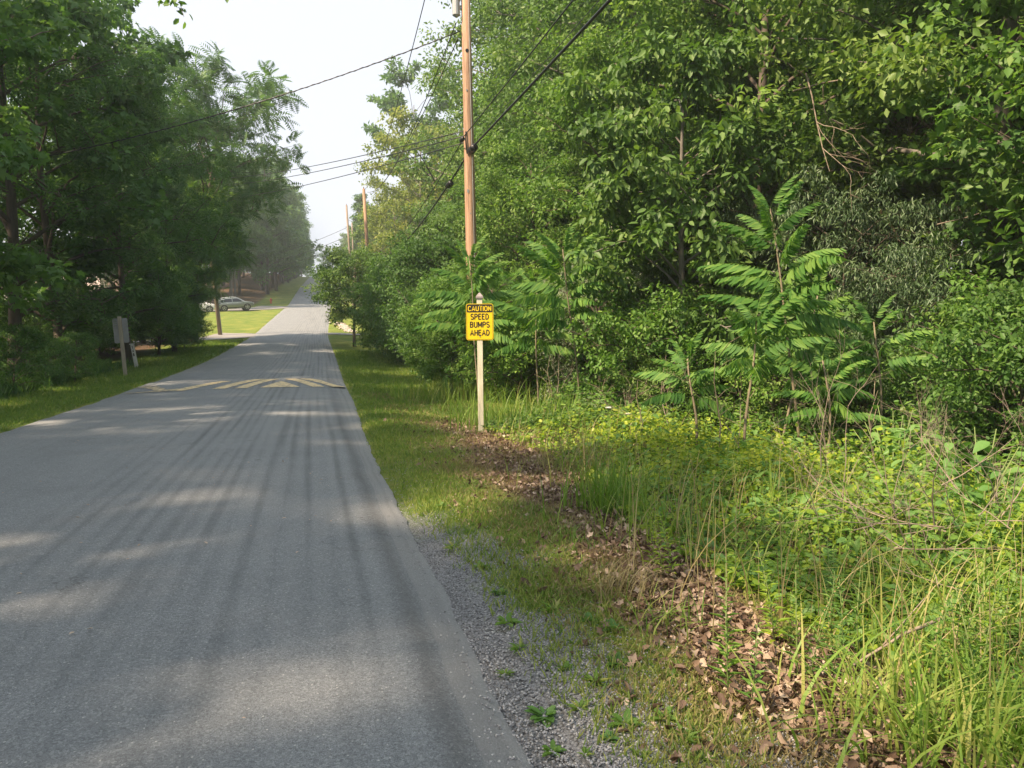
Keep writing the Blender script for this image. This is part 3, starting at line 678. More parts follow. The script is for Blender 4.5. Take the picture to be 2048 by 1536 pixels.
def wire(a, b, sag, r, label, name='overhead_cable', n_=28, wob=0, extras=()):
    a = Vector(a); b = Vector(b); pts = []
    for i in range(n_+1):
        t = i/n_; p = a.lerp(b, t); p.z -= 4*sag*t*(1-t)
        pts.append(p)
    mb = MB(); mb.tube(pts, r, 5)
    ob = empty(name, a, 0, label, 'cable'); mb2 = MB(); mb2.v = [tuple(Vector(q)-a) for q in mb.v]; mb2.f = mb.f
    mb2.build('cable', CBL, ob, smooth=True)
    if wob:
        q = []
        for i in range(n_*8+1):
            t = i/(n_*8); p = a.lerp(b, t); p.z -= 4*sag*t*(1-t); q.append(p-a+Vector((0, math.sin(i*1.3)*wob, math.cos(i*1.3)*wob)))
        MB().tube(q, r*.7, 4).build('twisted_wire', CBL, ob, smooth=True)
    for (t, L, rr) in extras:
        p = a.lerp(b, t); p.z -= 4*sag*t*(1-t); q = (b-a).normalized()
        M_ = Matrix.Translation(p-a+Vector((0, 0, -rr*.55))) @ q.to_track_quat('Z', 'Y').to_matrix().to_4x4()
        cl = MB().lathe([(rr*.35, -L/2), (rr*.8, -L/2+.03), (rr, -L/2+.06), (rr, -.02), (rr*.93, -.01), (rr*.93, .01), (rr, .02), (rr, L/2-.06), (rr*.75, L/2-.02), (rr*.3, L/2)], 14, M_)
        cl.build('splice_closure', CBL, ob, smooth=True)
    return ob
D0 = 20.3/FW[1]
def at_pole0(py): 
    q = W(944, py, 1.0)-CAM; t = PY0/q[1]; return (CAM+q*t)[2]
zc = float(at_pole0(300))
wire((PX0-.02, -28, zc+.2), (PX0-.06, PY0-.25, zc-.02), .35, .028, 'thick black cable running overhead from the near pole toward the viewer', extras=((.996, .50, .105),))
wire((PX0-.4, -28, zc+.75), (PX0-.32, PY0-.2, zc+.22), .35, .014, 'thinner black cable overhead, left of the thick cable', extras=((.998, .3, .06),))
wire((PX0+.05, -28, zc+.75), (PX0+.0, PY0-.22, zc+.15), .35, .007, 'thin wire overhead between the two black cables')
def pole_z(P, py, px):
    q = ray(px, py); return float((CAM+q*(P[1]/q[1]))[2])
z1 = pole_z(P1, 513, 745)
wire((PX0-.06, PY0-.25, zc-.02), (P1[0]-.2, P1[1]-.2, z1), 1.15, .028, 'thick black sagging cable between near pole and leaning brown pole', extras=((.085, .52, .095),))
wire((PX0-.32, PY0-.2, zc+.15), (P1[0]-.25, P1[1]-.2, z1+.35), 1.0, .014, 'thin black sagging cable just above the thick sagging one')
z1t = pole_z(P1, 379, 738)-.1
for k, (py_, dx_, lb) in enumerate(((-80, -.92, 'power line from the near pole top, leftmost of three thin lines'), (48, -.38, 'power line from the near pole, middle of three thin lines'), (80, -.34, 'power line from the near pole, rightmost of three thin lines'))):
    wire((PX0+dx_, PY0, float(at_pole0(py_))), (P1[0]-.45+.3*k, P1[1], z1t-.12*k), (1.1, 1.2, .7)[k], .015, lb)
MB().box((-.45, 0, 12.0), (1.2, .09, .11)).build('crossarm', POLEG, bpy.data.objects['utility_pole'])
z2t = pole_z(P2, 440, 704); 
wire((P1[0]-.3, P1[1], z1t-.3), (P2[0]-.35, P2[1], z2t), .8, .02, 'thin line from the leaning brown pole to the thin grey pole')
wire((P1[0]-.2, P1[1], z1), (P2[0]-.2, P2[1], pole_z(P2, 490, 707)), .7, .016, 'low black line between the second and third poles')
LP2 = (-9.5, 118.0, float(HZ(118))+9)
for py, dz, lb in ((452, 0, 'upper'), (470, -.9, 'middle'), (484, -1.8, 'lower')):
    wire((P2[0]-.2, P2[1], pole_z(P2, py, 706)), (-10.5, 128.0, float(HZ(120))+7.2+dz), .7, .022, lb+' thin line crossing the sky gap from the thin grey pole')
wire((-3.8, 168, float(HZ(168))+9.5), (-13, 112, float(HZ(112))+6.0), 1.2, .030, 'pale sagging cable in front of the far left trees')
# lines to the left pole
zl = lambda py, px: pole_z(PL, py, px)
for py0, pyl, lb in ((262, 357, 'top of three thin wires crossing the road to the left pole'), (272, 371, 'middle of three thin wires crossing the road to the left pole'), (285, 399, 'lowest of three thin wires crossing the road to the left pole')):
    wire((PX0-.15, PY0, float(at_pole0(py0))), (PL[0]-.35, PL[1], zl(pyl, 432)), .35, .015, lb)
a0 = W(921, 62, 20.0); b0 = W(0, 306, 22.0); b1 = np.array(a0)+(np.array(b0)-np.array(a0))*1.25
wire(tuple(a0), tuple(b1), .55, .014, 'twisted service cable from the near pole across the road to the left', wob=.018, n_=30)

# ------------------------------------------------------------------ cars
SILV = plain('car_silver', (.30, .33, .31), .28, .7, 0); CWHT = plain('car_white', (.72, .73, .74), .25, .0); GLS = plain('car_glass', (.015, .02, .025), .08, 0); TYR = plain('tyre', (.02, .02, .02), .8)
RIM = plain('rim', (.62, .63, .64), .3, .8); TRIM = plain('car_trim', (.03, .03, .03), .6); LMP = plain('headlight', (.75, .78, .8), .1, .2); RED = plain('tail_light', (.35, .02, .02), .2)
def suv(loc, rz, body_mat, label, pitch=0):
    e = empty('parked_car', loc, rz, label, 'car'); e.rotation_euler = (0, pitch, rz)
    # stations along the length: x, lower z, belt z, roof z, half width low, half width belt, half width roof
    S = [(-2.27, .52, .86, .90, .66, .72, .62), (-2.22, .38, .98, 1.12, .80, .84, .62), (-2.02, .32, 1.03, 1.42, .88, .90, .62), (-1.70, .30, 1.03, 1.57, .90, .92, .63), (-1.0, .28, 1.02, 1.65, .91, .93, .66),
         (-.2, .27, 1.00, 1.67, .91, .93, .67), (.40, .27, .99, 1.61, .91, .93, .65), (.80, .28, .99, 1.38, .91, .92, .66), (1.18, .30, 1.02, 1.10, .91, .91, .74), (1.60, .30, .98, 1.03, .90, .89, .74),
         (2.0, .32, .88, .94, .86, .85, .68), (2.22, .38, .74, .80, .76, .75, .58), (2.29, .46, .62, .66, .66, .64, .5)]
    V = []
    for x, zl_, zb, zr, wl, wb, wr in S:
        half = [(wl*.86, zl_), (wl, zl_+.10), (wb, (zl_+zb)/2+.05), (wb*.985, zb), (wr+(wb-wr)*.12, zr-(zr-zb)*.14), (wr*.9, zr), (wr*.45, zr+.02)]
        V += [(x, -y, z) for y, z in half]+[(x, y, z) for y, z in half[::-1]]
    k = 14; F = [(i*k+j, (i+1)*k+j, (i+1)*k+(j+1) % k, i*k+(j+1) % k) for i in range(len(S)-1) for j in range(k)]
    F += [tuple(range(k)), tuple((len(S)-1)*k+j for j in range(k-1, -1, -1))]
    MB().add(V, F).build('body', body_mat, e, smooth=True, bevel=.02)
    def side(poly, name, mat, t=.012):
        for sg in (-1, 1):
            P_ = []
            for dy in (0, t):
                for (x, z) in poly:
                    y = .925-(max(0, z-1.0)/.62)**1.15*.245+.004+dy; P_.append((x, sg*y, z))
            n_ = len(poly); MB().add(P_, [tuple(range(n_)), tuple(range(2*n_-1, n_-1, -1))]+[(i, (i+1) % n_, (i+1) % n_+n_, i+n_) for i in range(n_)]).build(name, mat, e)
    side([(-1.78, 1.13), (-1.42, 1.10), (-1.42, 1.36), (-1.55, 1.36)], 'window', GLS)
    side([(-1.34, 1.10), (-.38, 1.08), (-.38, 1.50), (-1.1, 1.49), (-1.34, 1.40)], 'window', GLS)
    side([(-.30, 1.08), (.92, 1.07), (.48, 1.40), (.22, 1.50), (-.30, 1.50)], 'window', GLS)
    side([(-1.0, .34), (1.0, .34), (1.0, .42), (-1.0, .42)], 'sill_trim', TRIM)
    for xx in (-.34, .98, -1.12): side([(xx-.008, .45), (xx+.008, .45), (xx+.008, 1.05), (xx-.008, 1.05)], 'door_gap', TRIM, .004)
    for xx in (-1.05, .15): side([(xx, .92), (xx+.2, .92), (xx+.2, .95), (xx, .95)], 'door_handle', LMP, .02)
    MB().add([(1.16, -.68, 1.12), (1.16, .68, 1.12), (.50, .60, 1.605), (.50, -.60, 1.605)], [(0, 1, 2, 3)]).build('windscreen', GLS, e)
    MB().add([(-2.17, -.62, 1.08), (-2.17, .62, 1.08), (-1.98, .58, 1.44), (-1.98, -.58, 1.44)], [(3, 2, 1, 0)]).build('rear_window', GLS, e)
    for sg in (-1, 1):
        MB().tube([(-1.6, sg*.60, 1.60), (-1.4, sg*.60, 1.70), (-.2, sg*.61, 1.735), (.2, sg*.6, 1.66)], .018, 6).build('roof_rail', LMP, e)
        MB().box((.82, sg*1.0, 1.10), (.12, .2, .13)).build('mirror', body_mat, e, bevel=.03)
        MB().box((2.13, sg*.62, .76), (.20, .30, .11), Matrix.Rotation(sg*R(-22), 3, 'Z')).build('headlight', LMP, e, bevel=.02)
        MB().box((-2.21, sg*.66, .96), (.10, .28, .13)).build('tail_light', RED, e, bevel=.02)
        for xx in (-1.38, 1.38):
            M_ = Matrix.Translation((xx, sg*.84, .35)) @ Matrix.Rotation(R(90), 4, 'X')
            MB().lathe([(.43, -.092), (.43, .092)], 22, M_).build('wheel_arch', TRIM, e)
            w_ = MB().lathe([(.28, -.11), (.345, -.10), (.355, 0), (.345, .10), (.28, .11)], 22, M_).build('wheel', TYR, e, smooth=False)
            rm_ = MB().lathe([(.23, -.113), (.235, .113)], 20, M_)
            rim = MB()
            for q in range(5):
                a = q*2*math.pi/5; Mq = Matrix.Rotation(a, 3, 'Y')
                rim.box(Vector((xx, sg*.955, .35))+Mq @ Vector((0, 0, .125)), (.075, .02, .2), Mq)
            rim.lathe([(.06, .105), (.06, .125)], 10, Matrix.Translation((xx, sg*.84, .35)) @ Matrix.Rotation(R(-90*sg), 4, 'X').inverted())
            o_ = MB(); o_.lathe([(.265, .100), (.265, .118), (.235, .118), (.235, .1)], 20, Matrix.Translation((xx, sg*.84, .35)) @ Matrix.Rotation(R(90*sg), 4, 'X').inverted())
            rim.add(o_.v, o_.f); rim.build('rim', RIM, w_)
    MB().box((2.24, 0, .60), (.10, .9, .2)).build('grille', TRIM, e, bevel=.02)
    return e
cx, cy = XA(473, 100), 100.0
suv((cx, cy, float(GZ(cx, cy))+.06), R(14), SILV, 'grey green compact SUV parked on the driveway left of the road', R(-4.5))
cx, cy = XA(398, 98.5), 98.5
suv((cx, cy, float(GZ(cx, cy))+.06), R(8), CWHT, 'white car parked behind the grey SUV, half hidden by trees', R(-1))
cx, cy = XA(208, 60), 60.0
suv((cx, cy, float(GZ(cx, cy))), R(10), CWHT, 'white car showing between the trunks behind the road sign')
# house behind the left trees
HS = plain('house_siding', (.60, .56, .48), .7, 0, .05, 3); RF = plain('roof_shingle', (.50, .42, .36), .9, 0, .15, 6, .3)
hx, hy = XA(75, 84), 84.0; hz = float(GZ(hx, hy))
h = empty('house', (hx, hy, hz), R(8), 'cream house with pale roof glimpsed through the left trees', 'house')
MB().box((0, 0, 1.5), (11, 7.6, 3.4)).build('wall', HS, h)
rf = MB(); rf.prism([(-4.2, 3.2), (4.2, 3.2), (0, 6.6)], -6, 6, Matrix.Rotation(R(90), 4, 'Z')); rf.build('roof', RF, h)
for x in (-3.6, -1.2, 2.6): 
    f = MB().box((x, -3.83, 1.7), (1.1, .08, 1.3)).build('window', WHT, h); MB().box((x, -3.88, 1.7), (.92, .03, 1.1)).build('pane', GLS, f)
MB().box((.9, -3.84, 1.05), (.95, .08, 2.1)).build('door', plain('door_paint', (.25, .06, .05), .5), h)
# hydrant
hx, hy = XA(545, 118), 118.0; HR = plain('hydrant_red', (.45, .05, .035), .4)
hy_ = empty('fire_hydrant', (hx, hy, float(GZ(hx, hy))), 0, 'small red fire hydrant on the grass far up left of the road', 'hydrant')
MB().lathe([(.16, -.1), (.16, .05), (.11, .07), (.11, .55), (.15, .57), (.15, .62), (.12, .70), (.05, .78), (.03, .84)], 14).build('body', HR, hy_, smooth=False)
MB().tube([(-.2, 0, .45), (.2, 0, .45)], .055, 8).build('hose_outlet', HR, hy_); MB().tube([(0, -.19, .42), (0, 0, .42)], .07, 8).build('hose_outlet', HR, hy_)
# reflector post at the crest and a green one
mx_ = XA(628, 338); MB().box((0, 0, .8), (.16, .06, 1.9)).build('marker_post', plain('marker_green', (.25, .5, .38), .5), None, (mx_, 338, float(GZ(mx_, 338))))
tag(bpy.data.objects['marker_post'], 'pale green marker post standing at the crest of the road', 'post')

# ------------------------------------------------------------------ trees and shrubs
FR = 'trees of the forest right of the road'; FL = 'trees left of the road'; SR = 'shrubs along the forest edge right of the road'
def T(key, px, y, s, label, name='tree', cat='tree', group=None, off=0, **kw):
    return place(key, XA(px, y)+off, y, s, name, label, cat, group, **kw)
# right of the road, the trees one can tell apart
T('oakB', 1050, 44, 1.42, 'tall dense green tree right behind the near utility pole', rz=1.0)
T('oakB', 1185, 41, 1.35, 'tall tree right of the near utility pole, above the overhead cables', rz=2.2)
T('farC', 850, 74, 1.22, 'broad yellowish green tree between the two brown utility poles', rz=.3)
T('farC', 795, 82, .95, 'smaller yellow green tree left of the broad yellowish one', rz=2.0)
T('umb', 838, 92, 1.30, 'flat topped tree standing above the yellowish trees', rz=.8)
T('cone', 727, 140, 1.08, 'dark narrow conical tree behind the leaning brown pole', rz=.2)
T('farA', 765, 105, .85, 'rounded tree between the conical tree and the yellowish trees', rz=.9)
T('bushR', 712, 50, 1.02, 'round olive green bush tree overhanging the right edge of the road', 'bush', 'bush', rz=1.2)
T('shrR', 785, 41, .85, 'bright green bushy small tree beside the round bush', 'bush', 'bush', rz=2.7, mat='maple')
T('pin', 800, 36, .38, 'feathery light green young tree leaning from the right hedge', 'bush', 'bush', rz=.4, mat='frond')
T('shrR', 875, 29, .85, 'dark bush left of the caution sign with low spreading limbs', 'bush', 'bush', rz=.1, mat='dark')
T('shrR', 905, 20.0, .50, 'leafy green bush hiding the foot of the near utility pole', 'bush', 'bush', rz=.9, mat='maple')
T('shrP', 985, 18.6, .85, 'feathery low bush just right of the caution sign post', 'bush', 'bush', rz=.3)
T('shrA', 1050, 17.5, .85, 'oval leaved bush under the feathery young trees', 'bush', 'bush', rz=.3)
T('shrB', 930, 22.5, .95, 'dark leafy shrub behind the caution sign post', 'bush', 'bush')
T('shrS', 1195, 16.5, .95, 'silvery grey green shrub right of the caution sign', 'bush', 'bush', rz=.5)
T('shrS', 1130, 18.5, .75, 'smaller silvery shrub left of the larger silvery one', 'bush', 'bush', rz=2.5)
T('shrN', 1690, 12.6, .84, 'drooping narrow leaved shrub at the right of the forest edge', 'bush', 'bush', rz=.5)
T('shrN', 1880, 11.2, .74, 'drooping narrow leaved shrub farthest right along the forest edge', 'bush', 'bush', rz=2.5)
T('hick', 1440, 17.0, .86, 'drooping broad leaved tree behind the tall sapling', rz=.6)
T('hick', 1290, 19.0, .80, 'broad leaved tree left of the tall sapling, dark below', rz=2.1)
T('mapA', 1800, 15.0, 1.0, 'sunlit maple with pale green leaves above the narrow leaved shrub', rz=.6)
T('mapA', 2130, 9.5, .92, 'nearest maple reaching in from the right edge', rz=2.0, off=.3)
T('mapA', 1640, 17.5, .95, 'maple behind the tall sapling in the right forest', rz=3.0)
T('oakA', 1240, 27, 1.08, 'green tree left of centre of the right forest', rz=1.7)
T('mapB', 1180, 24, .80, 'bright green tree right of the near pole and below the cables', rz=.7)
T('mapB', 1360, 23, 1.0, 'leafy tree in the middle of the forest wall', rz=2.9)
T('oakA', 1075, 31, .85, 'green tree just right of the near utility pole', rz=.2)
T('farC', 1350, 34, .95, 'yellowish tree high in the middle of the right forest', rz=.2)
# the mass of the forest
SIZES = {'oakA': (13, 3.9), 'oakB': (17, 4.8), 'mapB': (12, 3.6), 'hick': (10, 3.3), 'dark': (15, 5.0), 'farA': (17, 5.2), 'farB': (18, 5.3), 'farC': (16, 5.0)}
def px_of(x, y, z):
    d = np.array([x, y, z])-CAM; k_ = d @ FW
    return 1024+FPX*(d @ RT)/k_, 768-FPX*(d @ UP)/k_, k_
def room(key, x, y, s):
    """largest scale that keeps the open view up the road"""
    H_, R_ = SIZES[key]; g = float(GZ(x, y))
    while s > .3:
        l_, t_, k_ = px_of(x, y, g+H_*s); l_ -= R_*s/k_*FPX
        if l_ > 905 or k_ < 0 or t_ > (430 if l_ > 790 else 500): return s
        s -= .05
    return 0
PLACES = ((905, 'left of the near utility pole'), (1000, 'behind the near utility pole'), (1120, 'just right of the near utility pole'), (1250, 'above the silvery shrub'), (1400, 'left of the tallest young tree'), (1560, 'behind the tallest young tree'), (1720, 'above the drooping narrow leaved shrub'), (1900, 'behind the sunlit maple'), (2100, 'at the right edge of the view'))
def where(x, y):
    if y < 1: return 'beside the viewer'
    a = px_of(x, y, 2.0)[0]
    for lim, ph in PLACES:
        if a < lim: return ph
    return 'beside the viewer'
rd = random.Random(5)
LB = 'green broadleaf tree in the dense forest wall right of the road'
def fits(pts, x, y, d): return all((x-a)**2+(y-b_)**2 > d*d for a, b_ in pts)
pts = []
for row, (r0, dy, keys, s0, s1) in enumerate(((6.2, 3.6, ('mapB', 'oakA', 'hick'), .62, .8), (10.2, 4.2, ('oakA', 'oakB', 'mapB', 'dark'), .95, 1.2), (15.5, 5.2, ('oakB', 'dark', 'oakA'), 1.05, 1.35), (23, 7, ('farA', 'farB', 'oakB'), 1.1, 1.4), (34, 9, ('farA', 'farB'), 1.2, 1.6))):
    y = {0: 13.5, 1: 3.0, 2: 1, 3: -2, 4: -4}[row]+rd.random()
    while y < (62 if row < 3 else 95):
        x = float(XC(y))+HW+r0+rd.uniform(-.9, .9)+(.5 if y < 14 and row == 1 else 0)
        if row == 0 and y < 13.5: y += dy; continue
        keep = True
        if row in (2, 3, 4) and 15 < y < 17 : keep = True
        ky = rd.choice(keys); s_ = room(ky, x, y, rd.uniform(s0, s1)) if y > 5 else s0
        if s_: place(ky, x, y, s_, 'tree', ('low bushy', 'tall leafy', 'big shaded', 'distant', 'farthest')[row]+' forest tree '+where(x, y), 'tree', FR)
        y += dy*rd.uniform(.8, 1.25)
for y in np.arange(64, 335, 8.5):
    for r0 in (9.5, 17):
        if y < 112 and r0 < 10: r1 = 12.5
        else: r1 = r0
        x = float(XC(y))+HW+r1+rd.uniform(-1.5, 1.5)
        place(rd.choice(('farA', 'farB', 'farC', 'farA')), x, y+rd.uniform(-2, 2), rd.uniform(.72, 1.0), 'tree', 'hazy tree in the far row right of the road', 'tree', 'far trees right of the road')
# understory
for i in range(52):
    y = 6.5+i*.62+rd.uniform(-.4, .4); x = float(XC(y))+HW+rd.uniform(5.2, 8.5)-(.9*sstep(17, 24, y))
    if y < 11: x = float(XC(y))+HW+rd.uniform(6.6, 9.5)
    k = rd.choice(('shrA', 'shrB', 'shrM', 'shrA', 'shrB'))
    s_ = rd.uniform(.5, .95)
    place(k, float(x), y, s_, 'bush', ('low ' if s_ < .65 else 'medium ' if s_ < .8 else 'tall ')+{'shrA': 'oval leaved', 'shrB': 'dense dark', 'shrM': 'lobed leaved'}[k]+' bush at the forest edge '+where(float(x), y), 'bush', SR, mat=rd.choice((None, None, 'oak', 'maple')))
for i in range(26):
    y = 4+i*1.6; x = float(XC(y))+HW+rd.uniform(10, 18)
    place(rd.choice(('shrA', 'shrB', 'shrM')), x, y, rd.uniform(.7, 1.2), 'bush', 'shaded bush on the forest floor among the right trees', 'bush', 'bushes inside the right forest')
for y in np.arange(27, 66, 2.3):
    x = float(XC(y))+HW+rd.uniform(3.3, 4.8)
    if 43 < y < 56: continue
    place(rd.choice(('shrA', 'shrB', 'shrP')), x, y, rd.uniform(.55, 1.0), 'bush', 'green bush in the hedge along the right verge', 'bush', 'hedge bushes on the right verge')
for y in np.arange(70, 150, 4.5):
    place(rd.choice(('shrB', 'shrA', 'shrR')), float(XC(y))+HW+rd.uniform(6, 8.5), y, rd.uniform(.8, 1.2), 'bush', 'distant bush right of the road beyond the narrow driveway', 'bush', 'distant bushes right of the road')

# left of the road
T('ail', 385, 53, 1.12, 'tall open tree with bare forked branches leaning toward the road', rz=.4, sz=.95, tilt=(0, R(8)))
T('ail', 395, 58, .86, 'lighter open tree right of the tall forked one', rz=2.4, tilt=(0, R(8)))
T('dark', 30, 31, 1.12, 'dark tree at the left edge with arching limbs', rz=.3)
T('dark', 170, 40, 1.12, 'large dark tree behind the left road sign', rz=1.3)
T('pin', 250, 37, 1.05, 'dark feathery tree above the leaning road sign', rz=1.9)
T('pin', 110, 33, 1.2, 'dark feathery tree at the left with yellowing leaf tips', rz=.9)
T('dark', 255, 47, .85, 'dark dense tree left of the tall forked tree', rz=2.9)
T('pin', 345, 46, .80, 'lower feathery tree overhanging the left verge', rz=.5, mat='blue')
T('shrR', 320, 43, .75, 'dark rounded bush at the base of the left trees', 'bush', 'bush', rz=1.0, mat='dark')
T('shrR', 352, 47, .70, 'dark bush at the right end of the left tree group', 'bush', 'bush', rz=2.0, mat='dark')
T('shrB', 372, 50, .7, 'small dark bush beside the lawn edge on the left', 'bush', 'bush', mat='dark')
T('ail', 392, 54, .56, 'feathery green tree hanging over the leaning bare pole', rz=1.2, mat='maple', tilt=(0, R(5)))
T('shrB', 150, 27.5, .42, 'small dark shrub on the left verge beside the road sign', 'bush', 'bush')
T('shrB', 45, 23.5, .50, 'weedy dark shrub at the far left of the verge', 'bush', 'bush', off=-.2)
T('shrA', 85, 26, .5, 'low dark weedy shrub left of the road sign', 'bush', 'bush', mat='dark')
for (x, y, s_, k) in ((-10.4, 22, .95, 'dark'), (-9.6, 15.5, .88, 'dark'), (-10.2, 9.5, .95, 'oakA'), (-9.9, 3.5, .92, 'dark'), (-10.5, -3, 1.0, 'oakA'), (-10.3, -9, .95, 'dark'), (-14, 26, 1.0, 'dark'), (-15, 16, 1.0, 'oakB'), (-15, 6, 1.0, 'oakB'), (-15, -5, 1.0, 'oakB')):
    place(k, x, y, s_, 'tree', 'tree of the row left of the road beside the viewer', 'tree', 'roadside trees left of the viewer')
for (x, y, k, s_) in ((-19, 44, 'farB', .9), (-24, 40, 'farA', 1.1), (-17, 55, 'bare', 1.05), (-28, 62, 'farA', 1.0), (-24, 54, 'bare', 1.0), (-33, 50, 'farB', 1.1), (-11.5, 57, 'bare', .9), (-40, 72, 'farA', 1.2), (-46, 95, 'farB', 1.3), (-38, 104, 'farA', 1.3), (-20, 104, 'bare', 1.2)):
    place(k, x, y, s_, 'tree', 'shaded tree in the left tree group', 'tree', FL, mat='dark')
for i in range(22):
    y = rd.uniform(33, 58); x = rd.uniform(-16, -9.5)-(y-33)*.06
    place(rd.choice(('shrB', 'shrA')), x, y, rd.uniform(.45, .9), 'bush', 'dark bush under the left trees', 'bush', 'bushes under the left trees', mat='dark')
# far row left
for i, y in enumerate(np.arange(114, 345, 6.5)):
    x = float(XC(y))-HW-(5.0 if y > 135 else 9.0)+rd.uniform(-1, 1)
    k = 'bare' if y < 128 else rd.choice(('farA', 'farB', 'farB'))
    place(k, x, y, rd.uniform(1.1, 1.3)*(1.05 if y > 128 else 1.0), 'tree', 'hazy tree in the far row left of the road', 'tree', 'far trees left of the road', mat=rd.choice(('blue', 'maple', 'oak', 'maple')))
for y in np.arange(110, 340, 10):
    for dx in (15, 25):
        place(rd.choice(('farA', 'farB', 'bare')), float(XC(y))-HW-dx+rd.uniform(-2, 2), y+rd.uniform(-3, 3), rd.uniform(1.1, 1.4), 'tree', 'hazy tree deep behind the far left row', 'tree', 'trees behind the far left row', mat='blue')
for x in np.arange(-40, 60, 7.5):
    place(rd.choice(('farA', 'farB')), x+rd.uniform(-2, 2), 372+rd.uniform(-5, 12), rd.uniform(.7, .95), 'tree', 'faint hazy tree beyond the crest of the road', 'tree', 'trees beyond the crest', mat='blue')

# ------------------------------------------------------------------ young trees with feathered fronds
def frond_mesh(seed, L=1.0, nl=11):
    """a compound leaf growing along +x, arching down, leaflets hanging from both sides"""
    r = random.Random(seed); V = []; F = []; tone = []
    def rp_(t): return (L*(t-.06*t*t), .03*math.sin(t*3+seed), L*(.22*t-.40*t*t))
    for i in range(8):
        t0, t1 = i/8, (i+1)/8; a, b_ = rp_(t0), rp_(t1); w_ = .007*(1-.6*t0); bI = len(V)
        V += [(a[0], a[1]-w_, a[2]), (a[0], a[1]+w_, a[2]), (b_[0], b_[1]+w_, b_[2]), (b_[0], b_[1]-w_, b_[2])]; F += [(bI, bI+1, bI+2), (bI, bI+2, bI+3)]; tone += [.95]*2
    for i in range(nl):
        t = .16+.82*i/(nl-1); p = rp_(t); l = .205*L**.5*math.sin(math.pi*min(.93, .26+.62*t))*r.uniform(.9, 1.1)+.015
        for s_ in (-1, 1):
            hang = r.uniform(.75, 1.3); sw = r.uniform(-.05, .3)
            d = Vector((.30+sw, s_*math.cos(hang), -math.sin(hang))).normalized(); wv = Vector((1, 0, 0)); wv = (wv-d*wv.dot(d)).normalized()*l*.15
            P0 = Vector(p); up_ = d.cross(wv).normalized()*l*.05
            bI = len(V); V += [tuple(P0), tuple(P0+d*l*.35+wv+up_), tuple(P0+d*l*.72+wv*.72+Vector((0, 0, -.04*l))), tuple(P0+d*l+wv*.1+Vector((.1*l, 0, -.14*l))), tuple(P0+d*l*.72-wv*.72+Vector((0, 0, -.04*l))), tuple(P0+d*l*.35-wv+up_)]
            F += [(bI, bI+1, bI+2), (bI, bI+2, bI+3), (bI, bI+3, bI+4), (bI, bI+4, bI+5)]; tone += [r.uniform(.1, .95)]*4
    me = np_mesh('frond', V, F, tone=tone); me.materials.append(G['frond']); return me
FRONDS = [frond_mesh(i, 1.0, 15+i) for i in range(4)]
def sapling(px, py_base, depth, z_top, px_top, nf, fl, label, spread=.55, low=0.0, seed=0):
    r = random.Random(seed+px); b_ = W(px, py_base, depth); zg_ = float(GZ(b_[0], b_[1])); H = z_top-zg_
    e = empty('tree_of_heaven_sapling', (b_[0], b_[1], zg_), 0, label, 'sapling', 'young trees with feathery fronds')
    t_ = W(px_top, 600, depth); dx = Vector((t_[0]-b_[0], t_[1]-b_[1], 0))
    pts = [Vector((0, 0, -.1))+dx*(q**1.4)+Vector((.025*math.sin(q*7+seed), .02*math.cos(q*5), H*q*.93)) for q in np.linspace(0, 1, 9)]
    MB().tube(pts, [.020*(1-.7*q)+.004 for q in np.linspace(0, 1, 9)], 7).build('stem', STEM, e, smooth=True)
    for i in range(nf):
        q = 1-(i/nf)**.9*spread; j = min(7, int(q*8)); p = pts[j].lerp(pts[j+1], q*8-j)
        az = i*2.4+r.uniform(-.7, .7); el = R(68)*(1-i/nf)**1.6-R(2)+r.uniform(-.12, .12)
        L = fl*(.55+.5*min(1, i/nf*2.2))*r.uniform(.85, 1.12)
        o_ = link('frond', FRONDS[i % 4], None, e, p); o_.rotation_euler = (r.uniform(-.3, .3), -el+r.uniform(-.18, .15), az); o_.scale = (L*r.uniform(.8, 1.1), L*r.uniform(.75, 1.05), L*r.uniform(.8, 1.15))
sapling(1604, 905, 10.0, 3.62, 1535, 32, 1.05, 'tallest young tree with long feathery fronds at right', .50, seed=1)
sapling(1488, 905, 9.6, 2.02, 1512, 17, .98, 'young tree with spreading fronds left of the tallest one', .36, seed=2)
sapling(1664, 902, 9.4, 1.45, 1650, 14, .8, 'young tree with fronds just right of the tallest sapling stem', .40, seed=3)
sapling(1765, 880, 10.8, 2.0, 1752, 15, .9, 'rightmost feathery young tree below the narrow leaved shrub', .35, seed=4)
sapling(1395, 900, 9.8, 1.45, 1378, 12, .78, 'yellowish feathery sapling left of the spreading one', .40, seed=5)
sapling(1160, 790, 15.0, 3.65, 1125, 26, 1.25, 'feathery young tree with bare stem right of the caution sign', .42, seed=6)
sapling(1075, 800, 15.6, 2.9, 1072, 20, 1.1, 'feathery young tree between the sign and the bare stemmed one', .5, seed=7)
sapling(957, 780, 17.2, 3.75, 938, 24, 1.25, 'feathery young tree in front of the near utility pole', .5, seed=8)
sapling(1560, 890, 11.5, 2.6, 1640, 17, .95, 'feathery young tree behind the tallest sapling', .5, seed=9)
